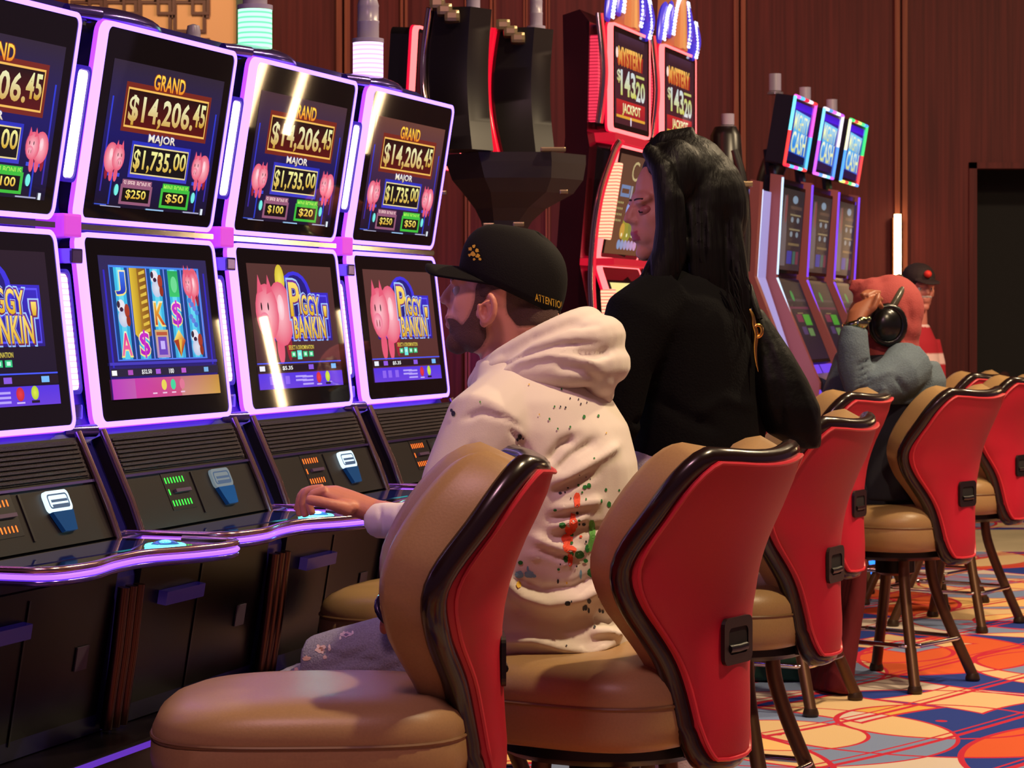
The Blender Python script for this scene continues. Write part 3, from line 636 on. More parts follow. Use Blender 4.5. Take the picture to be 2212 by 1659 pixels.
def back_outline(n=22, sc=1.0, rc=.14, off=0.0):
    pts = []
    def cor(a, t): pts.append((a, t))
    for k in range(n+1): cor(1, rc+(1-2*rc)*k/n)
    for k in range(1, 6): q = math.radians(90*k/6); cor(1-rc*1.6*(1-math.cos(q)), 1-rc+rc*math.sin(q))
    for k in range(1, 8): cor((1-rc*1.6)*(1-2*k/8), 1)
    for k in range(5, 0, -1): q = math.radians(90*k/6); cor(-(1-rc*1.6*(1-math.cos(q))), 1-rc+rc*math.sin(q))
    for k in range(n, -1, -1): cor(-1, rc+(1-2*rc)*k/n)
    for k in range(1, 6): q = math.radians(90*k/6); cor(-(1-rc*2.4*(1-math.cos(q))), rc-rc*math.sin(q))
    for k in range(1, 5): cor(-(1-rc*2.4)*(1-2*k/5), 0)
    for k in range(5, 0, -1): q = math.radians(90*k/6); cor(1-rc*2.4*(1-math.cos(q)), rc-rc*math.sin(q))
    return pts
def disc_grid(out, fn, rings=7):
    """closed sheet spanning an outline, from its rim to the middle"""
    n = len(out); vs = []; fs = []
    for r in range(rings):
        s = 1-r/rings
        for a, t in out: vs.append(fn(a*s, .5+(t-.5)*s, 1-s))
    vs.append(fn(0, .5, 1)); e = len(vs)-1
    for r in range(rings-1):
        for k in range(n): fs.append((r*n+k, r*n+(k+1) % n, (r+1)*n+(k+1) % n, (r+1)*n+k))
    for k in range(n): fs.append(((rings-1)*n+k, (rings-1)*n+(k+1) % n, e))
    return vs, fs
def make_stool():
    root = empty('casino_stool')
    # seat cushion: rounded slab, front edge waterfall, seam all round
    mb = MB(); n = 48; secs = []
    def sup(k, ax, ay): 
        q = 2*math.pi*k/n; c_, s_ = math.cos(q), math.sin(q); e = .62
        return (math.copysign(abs(c_)**e, c_)*ax, math.copysign(abs(s_)**e, s_)*ay)
    lev = [(.478, .86), (.484, .94), (.498, .985), (.525, 1.0), (.556, .995), (.564, .985), (.571, .992), (.590, .985), (.608, .955), (.622, .89), (.632, .78), (.637, .55), (.635, .25)]
    vs = []; fs = []
    for z, s in lev:
        for k in range(n):
            x, y = sup(k, (.268 if math.cos(2*math.pi*k/n) > 0 else .255)*s, .25*s); dip = -.012*max(0, x/.26)**2 if z > .56 else 0
            vs.append((x+.02, y, z+dip))
    for i in range(len(lev)-1):
        for k in range(n): fs.append((i*n+k, i*n+(k+1) % n, (i+1)*n+(k+1) % n, (i+1)*n+k))
    fs.append(tuple(reversed(range(n)))); fs.append(tuple((len(lev)-1)*n+k for k in range(n)))
    mb.add(vs, fs); seat = mb.build('seat', TAN, root, True)
    mb = MB(); mb.tube([(x+.02, y, .564) for x, y in [sup(k, (.2655 if math.cos(2*math.pi*k/n) > 0 else .2525), .2475) for k in range(n)]], .0035, 6, closed=True); mb.build('seat_seam', mat('seam_tan', L(120, 88, 55), .5), seat, True)
    mb = MB(); mb.lathe([(.19, .445), (.21, .458), (.21, .478)], (.0, 0, 0), 32); mb.lathe([(.05, .38), (.07, .39), (.07, .445)], (0, 0, 0), 20); mb.build('swivel_plate', mat('black_metal', L(22, 18, 18), .4, .5), root, True)
    out = back_outline()
    # rear panel with a soft pad and a piped rim
    def rear(a, t, m): return back_pt(a*.985, t*.985+.008, -.016-.012*min(1, m*5))
    vs, fs = disc_grid(out, rear); mb = MB(); mb.add(vs, fs)
    vs2, fs2 = disc_grid(out, lambda a, t, m: back_pt(a*.985, t*.985+.008, .004)); mb.add(vs2, fs2); n_ = len(out)
    mb.f += [(k, (k+1) % n_, len(vs)+(k+1) % n_, len(vs)+k) for k in range(n_)]
    bp = mb.build('back_panel', REDV, root, True)
    mb = MB(); mb.tube([back_pt(a*.975, t*.975+.0125, -.019) for a, t in out], .004, 6, closed=True); mb.build('piping', mat('red_piping', L(205, 48, 62), .4), bp, True)
    # brown rolled trim round the edge
    mb = MB(); mb.tube([back_pt(a*1.0, t, .012) for a, t in out], .0215, 12, closed=True); mb.build('back_trim', BRNT, root, True)
    # front cushion
    def front(a, t, m):
        th = interp(THICK, t); wing = .03*a*a*interp([(0, 0), (.5, 1), (1, 1)], t)
        r = min(1, m*3.2); r = math.sqrt(max(0, 1-(1-r)**2))
        up = .070*r
        g = (1-.42*m) if m <= .3 else .874*(1-m)/.7
        t2 = .5+(t-.5)/max(1-m, 1e-3)*g if t > .5 and m < .999 else t
        p = back_pt(a*1.0, t, .02+th*r+wing*r); p.z += (t2-t)*(BZ1-BZ0)+up*max(0, (t2-.5)*2)*(1-.5*(1-a*a)**2); return p
    vs, fs = disc_grid(out, front, 12); mb = MB(); mb.add(vs, fs)
    vs2, fs2 = disc_grid(out, lambda a, t, m: back_pt(a, t, .008)); mb.add(vs2, fs2)
    mb.f += [(k, (k+1) % n_, len(vs)+(k+1) % n_, len(vs)+k) for k in range(n_)]
    mb.build('back_cushion', TAN, root, True)
    # handle; a flush near-black plate stands in for its dark hollow
    c = back_pt(0, .40, -.026); mb = MB()
    fn = lambda y, z, h: (c.x-h, c.y+y, c.z+z)
    o_ = rrect(.112, .088, .016, 4, -.056, -.044); i_ = rrect(.078, .050, .012, 4, -.039, -.025)
    mb.ring(o_, i_, -.002, .006, fn); hd = mb.build('handle_frame', mat('handle_black', L(18, 12, 13), .35), root)
    mb = MB(); mb.prism(i_, .0022, .0034, fn); mb.build('handle_dark_plate', mat('recess_black', (.004, .003, .004), .8), hd)
    mb = MB(); mb.tube([(c.x-.003, c.y-.034, c.z-.014), (c.x-.004, c.y, c.z-.015), (c.x-.003, c.y+.034, c.z-.014)], .008, 10); mb.build('grip', mat('handle_black'), hd, True)
    # bracket joining seat and back
    mb = MB(); mb.box((-.27, -.05, .455), (-.05, .05, .476), .006); mb.build('back_bracket', mat('black_metal'), root)
    for ax, ay in ((1, 1), (1, -1), (-1, 1), (-1, -1)):
        mb = MB(); mb.tube(smooth3([(ax*.088, ay*.088, .45), (ax*.096, ay*.096, .36), (ax*.130, ay*.130, .23), (ax*.198, ay*.198, .02)]), .0195, 12); lg = mb.build('leg', BRZ, root, True)
        mb = MB(); mb.lathe([(.022, .0), (.026, .004), (.026, .012), (.021, .028)], (ax*.198, ay*.198, 0), 14); mb.build('foot_glide', mat('glide', L(60, 42, 30), .4, .4), lg, True)
    pts = []
    for cx, cy, a0 in ((.20, .12, 0), (-.12, .12, 90), (-.12, -.12, 180), (.20, -.12, 270)):
        for k in range(6):
            q = math.radians(a0+90*k/5); pts.append((cx+.055*math.cos(q), cy+.055*math.sin(q), .155))
    mb = MB(); mb.tube(pts, .0085, 8, closed=True); mb.build('foot_ring', CHROME(), root, True)
    return root
def smooth3(pts, k=5):
    out = []
    for i in range(len(pts)-1):
        p0, p1, p2, p3 = [Vector(q) for q in (pts[max(0, i-1)], pts[i], pts[i+1], pts[min(len(pts)-1, i+2)])]
        for j in range(k):
            t = j/k; out.append(.5*((2*p1)+(p2-p0)*t+(2*p0-5*p1+4*p2-p3)*t*t+(3*p1-p0-3*p2+p3)*t**3))
    out.append(Vector(pts[-1])); return out
stool0 = make_stool(); used = []
def place_stool(px, d, phi, label, zs=1.0):
    """px, d: middle of the backrest; phi: how far its front is turned from straight left towards away"""
    ph = math.radians(phi); F = Vector((-math.cos(ph), math.sin(ph), 0))
    o = stool0 if not used else copy_tree(stool0); used.append(o)
    back = P(px, HY, d); back.z = 0; c = back+F*.275
    o.location = c; o.rotation_euler = (0, 0, math.atan2(F.y, F.x)); o.scale = (1, 1, zs)
    tag(o, label, 'stool', 'tan and red casino stools'); return o
o_ = place_stool(1044, 4.36, -3, 'stool nearest the camera, seen edge-on with its big empty seat in front'); o_.scale = (1.07, 1, 1)
place_stool(1578, 4.62, 33, 'stool under the man in the white hoodie')
place_stool(1793, 6.05, 27, 'stool with its red back half covered by the black handbag')
place_stool(1848, 8.05, 29, 'stool between the black handbag and the denim sitter, red garment hanging by its legs')
place_stool(2082, 8.5, 40, 'stool under the person in the denim jacket')
place_stool(2118, 10.9, 36, 'stool with only its tan top showing over the denim sitter\'s stool')
place_stool(2200, 10.15, 34, 'stool cut off by the right edge of the picture')
place_stool(1945, 11.6, 30, 'farthest stool, mostly hidden behind the denim sitter, only legs showing')
place_stool(1190, 5.95, 18, 'empty stool beyond the man, only the front of its tan seat showing')
# ---------------------------------------------------------------- people
def head_parts(mb, C, Fw, Up, Sd, k=1.0, fem=False, ears=True):
    """adds head solids; C centre, axes forward / up / towards the viewer"""
    M = Matrix((Fw, Sd, Up)).transposed()
    H = lambda f, u, s=0: C + (Fw*f+Up*u+Sd*s)*k
    E = lambda f, u, s, rf, rs, ru: mb.ell(H(f, u, s), (rf*k, rs*k, ru*k), M, 20, 14)
    E(-.012, .040, 0, .098, .076, .090); E(.040, -.025, 0, .058, .060, .085); E(.036, -.072, 0, .056, .054 if not fem else .046, .040)
    E(.082, -.094, 0, .022, .028 if not fem else .02, .021); E(.073, .030, 0, .022, .054, .020); E(.088, .022, .026, .010, .024, .008); E(.088, .022, -.026, .010, .024, .008)
    E(.070, -.052, 0, .034, .040, .036)
    mb.tube([H(.086, .026), H(.096, .010), H(.106, -.006), H(.110, -.016)], [.010*k, .0115*k, .0135*k, .0125*k], 12)
    E(.112, -.014, 0, .012, .013, .010); E(.098, -.021, .013, .012, .008, .008); E(.098, -.021, -.013, .012, .008, .008)
    E(.100, -.048, 0, .0105, .024, .0065); E(.098, -.061, 0, .0105, .021, .0075); E(.097, -.036, 0, .010, .016, .010)
    for sg in (1, -1):
        E(.052, -.020, .034*sg, .036, .022, .032)
    E(-.06, -.03, 0, .05, .058, .06)
    return M, H
def ear(H, k, Fw, Up, Sd, m, parent, f0=.010, u0=-.022, side=1, s0=.077):
    mb = MB(); M = Matrix(((Fw*.94-Up*.0+Sd*-.28*side).normalized(), Sd, Up)).transposed()
    pts = []
    for q in range(0, 300, 20):
        a = math.radians(100+q); r = 1 if q < 200 else .85
        pts.append(H(f0-.004+.0165*r*math.cos(a)*(1.0), u0+.004+.026*math.sin(a)*r, side*(s0+.012+.006*(-math.cos(a)))))
    mb.tube(pts, [.0062*k]*len(pts), 8); mb.tube([H(f0+.004, u0+.012, side*(s0+.006)), H(f0-.006, u0+.014, side*(s0+.010)), H(f0-.010, u0-.004, side*(s0+.010)), H(f0-.002, u0-.013, side*(s0+.008))], .005*k, 8)
    mb.ell(H(f0-.004, u0, side*s0), (.015*k, .008*k, .023*k), M); mb.ell(H(f0+.001, u0-.021, side*(s0+.004)), (.010*k, .006*k, .011*k), M); mb.ell(H(f0+.013, u0-.006, side*(s0+.002)), (.006*k, .006*k, .010*k), M)
    me = organic(mb, .0024*k, 3); return link('ear', me, m, parent, True)
def snap(bv, pts, off=.001):
    out = []
    for p in pts:
        h, n_, _, _ = bv.find_nearest(p); out.append(h+n_*off)
    return out
def eye(H, k, Fw, Up, Sd, parent, side=1, f=.0825, u=.004, s=.031, closed=False):
    mb = MB(); mb.ell(H(f-.004, u, side*s), (.0115*k,)*3, None, 16, 10); e = mb.build('eye', mat('eye_white', L(200, 190, 195), .15), parent, True)
    mb = MB(); mb.ell(H(f+.0035, u-(.004 if closed else 0), side*(s+.001)), (.0050*k, .0055*k, .0055*k), None, 12, 8); mb.build('iris', mat('iris_dark', L(34, 20, 14), .1), e, True)
    return e
def hand(mb, wrist, knuck, tips, radii=None, palm=(.030, .014), thumb=None):
    """palm loft from wrist to the knuckle row and four finger chains; tips: list of point chains"""
    pass
SKIN = lambda: mat('skin', L(196, 128, 104), .48, bump=.05, bscale=200, attr='Col')
def px_of(p): return (HX+p.x/p.y*F_PX, HY-(p.z-EYE)/p.y*F_PX)
def in_poly(x, y, poly):
    c = False; n = len(poly); j = n-1
    for i in range(n):
        if ((poly[i][1] > y) != (poly[j][1] > y)) and (x < (poly[j][0]-poly[i][0])*(y-poly[i][1])/(poly[j][1]-poly[i][1])+poly[i][0]): c = not c
        j = i
    return c
def seg_dist(px, py, pts):
    P_ = np.stack([px, py], 1); best = np.full(len(px), 1e9); tt = np.zeros(len(px))
    n = len(pts)-1
    for i in range(n):
        a, b = np.array(pts[i], float), np.array(pts[i+1], float); ab = b-a
        t = np.clip(((P_-a)@ab)/(ab@ab), 0, 1); d = np.hypot(*(P_-(a+t[:, None]*ab)).T)
        m = d < best; best[m] = d[m]; tt[m] = (i+t[m])/n
    return best, tt
def fold(me, folds, toward=Vector((0, -1, 0)), lim=.05):
    """push cloth in or out along drawn fold lines (points as seen from the front of the sitter); real relief in the mesh"""
    n = len(me.vertices); co = np.empty(n*3); me.vertices.foreach_get('co', co); co = co.reshape(-1, 3)
    no = np.empty(n*3); me.vertex_normals.foreach_get('vector', no); no = no.reshape(-1, 3)
    X = HX+co[:, 0]/co[:, 1]*F_PX; Y = HY-(co[:, 2]-EYE)/co[:, 1]*F_PX; w = np.clip((no@np.array(toward))*2.2, 0, 1); disp = np.zeros(n)
    for pts, width, amp in folds:
        d, t = seg_dist(X, Y, pts); prof = np.exp(-(d/width)**2)*np.clip(np.minimum(t, 1-t)*5+.25, 0, 1); disp += prof*amp
    disp = np.clip(disp, -lim, lim)*w
    co += no*disp[:, None]; me.vertices.foreach_set('co', co.ravel()); me.update()
def paint(me_bvh, name, blobs, m, parent, off=.0018, kind=None):
    """thin flat prints laid onto a surface: blobs = list of polygons in picture points"""
    vs = []; fs = []; cols = []
    cam_p = Vector((0, 0, EYE))
    for bi_, (poly, fcs, col) in enumerate(blobs):
        idx = []; ok = True
        for x, y in poly:
            d = (P(x, y, 1)-cam_p).normalized(); hit, nrm, _, _ = me_bvh.ray_cast(cam_p, d)
            if hit is None: ok = False; break
            idx.append(hit-d*(off+bi_*3e-5))
        if not ok: continue
        n = len(vs); vs += idx; fs += [tuple(n+i for i in f) for f in fcs]; cols += [col]*len(idx)
    me = bpy.data.meshes.new(name); me.from_pydata([tuple(v) for v in vs], [], fs)
    at = me.color_attributes.new('Col', 'FLOAT_COLOR', 'POINT'); at.data.foreach_set('color', [q for c in cols for q in (*c, 1)])
    o = link(name, me, m, parent)
    if kind: o['kind'] = kind
    return o
def blob_poly(x, y, r, ry=None, jag=.25, n=14, seed=0):
    rnd = random.Random(seed*7+int(x*13+y*7)); ry = ry or r
    pts = [(x, y)]+[(x+r*(1-jag*rnd.random())*math.cos(2*math.pi*k/n), y+ry*(1-jag*rnd.random())*math.sin(2*math.pi*k/n)) for k in range(n)]
    return pts, [(0, 1+k, 1+(k+1) % n) for k in range(n)]
def set_root(o, parts_offset): pass
def person(label, loc):
    r = empty('person', loc); tag(r, label, 'person'); return r
def adopt(root):
    """parts were built in room coordinates: keep them there under their root"""
    for o in [x for x in bpy.data.objects if x.parent == root]: o.location = Vector(o.location)-root.location

# ---- the man in the white hoodie
FM = Vector((-.955, .297, 0)).normalized(); SM = Vector((.297, .955, 0)).normalized(); UZ = Vector((0, 0, 1))
man = person('man in a white paint-splattered hoodie, ripped jeans and black cap, pressing the glowing button', (.06, 4.97, 0))
mC = P(1087, 640, 4.95)
tilt = math.radians(4); Fh = (Vector((-.972, .235, 0)).normalized()*math.cos(tilt)+UZ*math.sin(tilt)).normalized(); Sh = Vector((-Fh.y, Fh.x, 0)).normalized()
if Sh.y > 0: Sh = -Sh
Uh = Sh.cross(Fh); Uh = Uh if Uh.z > 0 else -Uh
mb = MB(); M_, Hm = head_parts(mb, mC, Fh, Uh, Sh, 1.07)
mb.loft([(P(1120, 900, 4.97), FM*.075, SM*.085), (P(1110, 800, 4.97), FM*.066, SM*.068), (P(1100, 730, 4.96), FM*.064, SM*.062), (P(1100, 670, 4.95), FM*.06, SM*.06)])
hm = organic(mb, .0042, 5, .5)
def to_head(p, C, Fw, Up, Sd, k): d = p-C; return d.dot(Fw)/k, d.dot(Up)/k, d.dot(Sd)/k
SK, SKD, BRD = L(224, 158, 134), L(176, 104, 84), L(66, 44, 44)
BEARD = [(600, 1030), ]
beard_px = [(1050, 655), (1046, 690), (1052, 725), (1040, 748), (1015, 765), (994, 768), (962, 752), (962, 722), (975, 706), (968, 694), (966, 686), (985, 690), (998, 704), (1012, 688), (1024, 660), (1030, 610), (1046, 606)]
hair_px = [(1096, 620), (1094, 650), (1096, 676), (1108, 690), (1120, 704), (1200, 700), (1215, 600), (1040, 560), (1036, 640), (1048, 640), (1058, 628)]
from functools import lru_cache
def mcol(p, n):
    x, y = px_of(p); f, u, s = to_head(p, mC, Fh, Uh, Sh, 1.07)
    lip = abs(u+.054) < .010 and f > .085 and abs(s) < .022
    red = math.exp(-((f-.11)**2+(u+.012)**2)/.0006)*.35
    c = tuple(a+(b-a)*red for a, b in zip(SK, L(214, 110, 90)))
    if lip: c = L(176, 96, 88)
    if s > -.02:
        q_ = Hm(f, u, abs(s)); X_, Y_ = px_of(q_); w_ = sum(in_poly(X_+6*math.cos(t_), Y_+6*math.sin(t_), beard_px) for t_ in (0, 1.05, 2.1, 3.14, 4.2, 5.2))/6; w2_ = sum(in_poly(X_+5*math.cos(t_), Y_+5*math.sin(t_), hair_px) for t_ in (0, 1.05, 2.1, 3.14, 4.2, 5.2))/6 if f < .075 else 0
        w_ = max(w_, w2_)*.85; c = tuple(a_+(b_-a_)*w_ for a_, b_ in zip(c, L(86, 60, 56)))
    return c
vcol(hm, mcol)
body = link('head_and_neck', hm, SKIN(), man, True)
msk = lambda poly: (lambda p, n: in_poly(*px_of(p if to_head(p, mC, Fh, Uh, Sh, 1.07)[2] > 0 else mC+((p-mC)-2*Sh*(p-mC).dot(Sh))), poly))
bm_ = shell(hm, msk(beard_px), .0016); link('beard', bm_, mat('beard_dark', L(104, 72, 66), .8, bump=.6, bscale=500), man, True)
hr_ = shell(hm, lambda p, n: msk(hair_px)(p, n) and to_head(p, mC, Fh, Uh, Sh, 1.07)[0] < .075, .0022); link('hair', hr_, mat('hair_fade', L(84, 56, 48), .75, bump=.6, bscale=500), man, True)
ear(Hm, 1.1, Fh, Uh, Sh, mat('ear_skin', L(212, 138, 116), .45), man, .012, -.028); ear(Hm, 1.1, Fh, Uh, Sh, mat('ear_skin'), man, .012, -.028, -1)
eye(Hm, 1.07, Fh, Uh, Sh, man, 1); eye(Hm, 1.07, Fh, Uh, Sh, man, -1)
hbv = BVHTree.FromPolygons([v.co for v in hm.vertices], [p.vertices for p in hm.polygons])
mb = MB(); mb.tube(snap(hbv, smooth3([Hm(.100, .024, .012), Hm(.102, .031, .028), Hm(.085, .026, .046)])), .0032, 8); mb.build('eyebrow', mat('beard_dark'), man, True)
# cap: high structured crown and flat brim
ct = math.radians(-24); Fc = (Vector((Fh.x, Fh.y, 0)).normalized()*math.cos(ct)-UZ*math.sin(ct)*1).normalized(); Uc = Sh.cross(Fc); Uc = Uc if Uc.z > 0 else -Uc
cC = P(1101, 628, 4.95); KC = L(16, 14, 14); CAPM = mat('cap_black_cloth', L(17, 14, 14), .85, bump=.12, bscale=350, spec=.2)
nu, nv = 40, 16; vs = []; fs = []
for i in range(nv+1):
    t = math.pi/2*i/nv; e = .72
    for k_ in range(nu):
        q = 2*math.pi*k_/nu; c_ = math.cos(t)**e; z = math.sin(t)**.95
        f_ = math.cos(q)*(.112 if math.cos(q) > 0 else .112)*c_; s_ = math.sin(q)*.093*c_
        bulge = .024*max(0, math.cos(q))*math.sin(2*t)
        vs.append(cC+Fc*(f_+bulge)+Sh*s_+Uc*(.128*z-.004*math.cos(2*q)))
for i in range(nv):
    for k_ in range(nu): fs.append((i*nu+k_, i*nu+(k_+1) % nu, (i+1)*nu+(k_+1) % nu, (i+1)*nu+k_))
fs.append(tuple(nv*nu+k_ for k_ in range(nu)))
mb = MB(); mb.add(vs, fs); capme = mb.mesh(); cap = link('cap', capme, CAPM, man, True)
cap.modifiers.new('t', 'SOLIDIFY').thickness = .003
mb = MB(); nb = 24; bt_, tp_ = [], []
Bf = (Fh*.995-Uh*.0).normalized()
rows = 5; vs = []; fs = []
for r_ in range(rows+1):
    w_ = r_/rows
    for k_ in range(nb+1):
        q = math.radians(-82+164*k_/nb); sx = math.sin(q); 
        base = cC+Fc*(.098*math.cos(q))+Sh*(.086*sx)+Uc*.004
        tipp = cC+Fc*.060+Bf*(.052+.072*math.cos(q)**.55)+Sh*(.084*sx)+Uc*.020-Uh*(.022*sx*sx)
        vs.append(base+(tipp-base)*w_)
for r_ in range(rows):
    for k_ in range(nb): fs.append((r_*(nb+1)+k_, r_*(nb+1)+k_+1, (r_+1)*(nb+1)+k_+1, (r_+1)*(nb+1)+k_))
me_ = bpy.data.meshes.new('brim'); me_.from_pydata([tuple(v) for v in vs], [], fs); br = link('brim', me_, CAPM, cap, True); br.modifiers.new('t', 'SOLIDIFY').thickness = .005
mb = MB(); mb.ell(cC+Uc*.128+Fc*.0, (.006, .006, .004)); mb.build('cap_button', CAPM, cap, True)
bv = BVHTree.FromPolygons([v.co for v in capme.vertices], [p.vertices for p in capme.polygons])
G = L(214, 170, 40); bl = []
for i_, (x, y, r) in enumerate(((1016, 538, 6), (1024, 532, 5), (1030, 541, 6), (1022, 549, 7), (1032, 553, 6), (1014, 551, 4), (1037, 560, 4), (1024, 560, 4))): bl.append((*blob_poly(x, y, r, None, .5, 12, i_), G))
vt, ft = glyphs('ATTENTION', .015); ax = max(v[0] for v in vt)
pts = [(1156+64*v[0]/ax, 649-14*v[1]/.7+20*v[0]/ax-v[1]*2) for v in vt]
for f in ft: bl.append(([pts[i] for i in f], [(0, 1, 2)], G))
paint(bv, 'cap_embroidery', bl, mat('embroidery', G, .7, attr='Col'), cap, .0022, 'stuff')
# hoodie
HOOD = mat('hoodie_cream', L(226, 214, 204), .88, bump=.05, bscale=420, sheen=.2)
mb = MB()
mb.loft([(P(1165, 1428, 4.95), FM*.150, SM*.205), (P(1172, 1385, 4.95), FM*.172, SM*.222), (P(1174, 1300, 4.95), FM*.170, SM*.222), (P(1186, 1200, 4.95), FM*.168, SM*.225), (P(1194, 1100, 4.95), FM*.170, SM*.23), (P(1192, 1000, 4.95), FM*.168, SM*.235), (P(1182, 920, 4.96), FM*.158, SM*.235), (P(1166, 860, 4.96), FM*.138, SM*.215), (P(1150, 815, 4.96), FM*.115, SM*.17), (P(1130, 775, 4.96), FM*.09, SM*.12)], 36)
shl = P(1052, 925, 4.765); mb.tube([P(1130, 850, 4.90), shl, P(985, 1050, 4.74), P(950, 1190, 4.76)], [.080, .088, .070, .062], 16)
mb.tube([P(950, 1190, 4.76), P(912, 1262, 4.77), P(858, 1306, 4.79)], [.062, .050, .040], 16)
mb.tube([P(1130, 850, 5.05), P(1075, 915, 5.17), P(1000, 1040, 5.2), P(955, 1120, 5.22)], [.080, .085, .068, .058], 16)
mb.tube([P(955, 1120, 5.22), P(900, 1128, 5.30), P(858, 1125, 5.36), P(815, 1123, 5.42)], [.058, .046, .040, .0415], 16)
hd_ = organic(mb, .0065, 7, .5)
folds = [([(1130, 925), (1100, 905), (1040, 890), (1000, 905)], 7, -.006), ([(1160, 1010), (1130, 960), (1100, 925)], 6, -.006),
 ([(1182, 1000), (1215, 960), (1245, 945)], 11, -.016), ([(1200, 1020), (1240, 980), (1290, 950)], 10, -.012), ([(1190, 1045), (1240, 1020), (1300, 985), (1335, 960)], 11, .012),
 ([(1190, 1065), (1240, 1045), (1290, 1020)], 9, -.012), ([(1195, 1100), (1250, 1090), (1300, 1080)], 10, .011), ([(1185, 1120), (1240, 1112), (1290, 1105)], 8, -.010),
 ([(1190, 1138), (1240, 1125), (1290, 1098)], 9, .011), ([(1180, 1165), (1230, 1150), (1300, 1140), (1350, 1145)], 9, -.010), ([(1150, 1160), (1180, 1172), (1225, 1190), (1260, 1188)], 11, .013), ([(1160, 1190), (1200, 1205), (1250, 1208)], 9, -.011),
 ([(1140, 1200), (1180, 1203), (1235, 1222)], 9, .010), ([(1090, 1245), (1130, 1290), (1180, 1305), (1250, 1290), (1300, 1262), (1330, 1235)], 17, .022), ([(1090, 1300), (1150, 1335), (1230, 1345), (1290, 1325)], 16, -.020), ([(1110, 1250), (1170, 1275), (1240, 1270), (1290, 1245)], 10, -.012),
 ([(1080, 1385), (1150, 1383), (1210, 1400), (1270, 1408), (1330, 1385)], 10, .017), ([(1080, 1415), (1170, 1425), (1250, 1432), (1310, 1415)], 10, -.012), ([(1270, 1365), (1310, 1362), (1345, 1372)], 9, .014), ([(1290, 1335), (1335, 1345)], 14, -.016), ([(1160, 1352), (1230, 1362), (1290, 1355)], 14, -.010),
 ([(1290, 930), (1345, 1010), (1370, 1100)], 25, .004), ([(1020, 960), (1000, 1040)], 9, -.006), ([(820, 1090), (822, 1160)], 5, -.004), ([(860, 1085), (850, 1160)], 6, -.003)]
fold(hd_, folds)
hoodie = link('hoodie', hd_, HOOD, man, True)
# hood lying in folds round the neck
mb = MB()
def tilted_ring(c, Fa, a, b, rise, r, skew=0, n=32, pinch=0, jit=0):
    pts = []; rr = []
    for k_ in range(n):
        q = 2*math.pi*k_/n; f_ = math.cos(q)
        pts.append(c+Fa*(a*f_)+SM*(b*math.sin(q))+UZ*(-rise*f_+skew*math.sin(q)+jit*math.sin(3*q+1))); rr.append(r*(1+pinch*(-f_)))
    return pts, rr
p_, r_ = tilted_ring(P(1158, 752, 4.96), FM, .108, .105, .056, .026, pinch=.15); mb.tube(p_, r_, 12, closed=True)
p_, r_ = tilted_ring(P(1172, 778, 4.96), FM, .128, .125, .050, .034, pinch=.25); mb.tube(p_, r_, 12, closed=True)
p_, r_ = tilted_ring(P(1180, 808, 4.96), FM, .128, .135, .022, .034, pinch=.3); mb.tube(p_, r_, 12, closed=True)
mb.loft([(P(1200, 830, 4.96), FM*.09, SM*.11), (P(1225, 790, 4.96), FM*.085, SM*.12), (P(1235, 740, 4.96), FM*.055, SM*.105), (P(1245, 705, 4.97), FM*.028, SM*.07)], 24)
mb.ell(P(1290, 815, 4.93), (.042, .09, .045)); mb.ell(P(1296, 850, 4.95), (.030, .05, .026)); mb.ell(P(1262, 715, 4.95), (.032, .075, .030))
hm2 = organic(mb, .0058, 5, .5)
fold(hm2, [([(1050, 830), (1090, 770), (1150, 730), (1230, 700), (1290, 700)], 8, -.010), ([(1075, 800), (1130, 765), (1200, 745), (1290, 742)], 9, -.012), ([(1060, 820), (1110, 785), (1180, 768), (1250, 775), (1300, 790)], 8, .008), ([(1200, 790), (1260, 800), (1300, 830)], 10, -.008), ([(1240, 765), (1290, 765), (1320, 760)], 9, -.012)])
link('hood', hm2, HOOD, man, True)
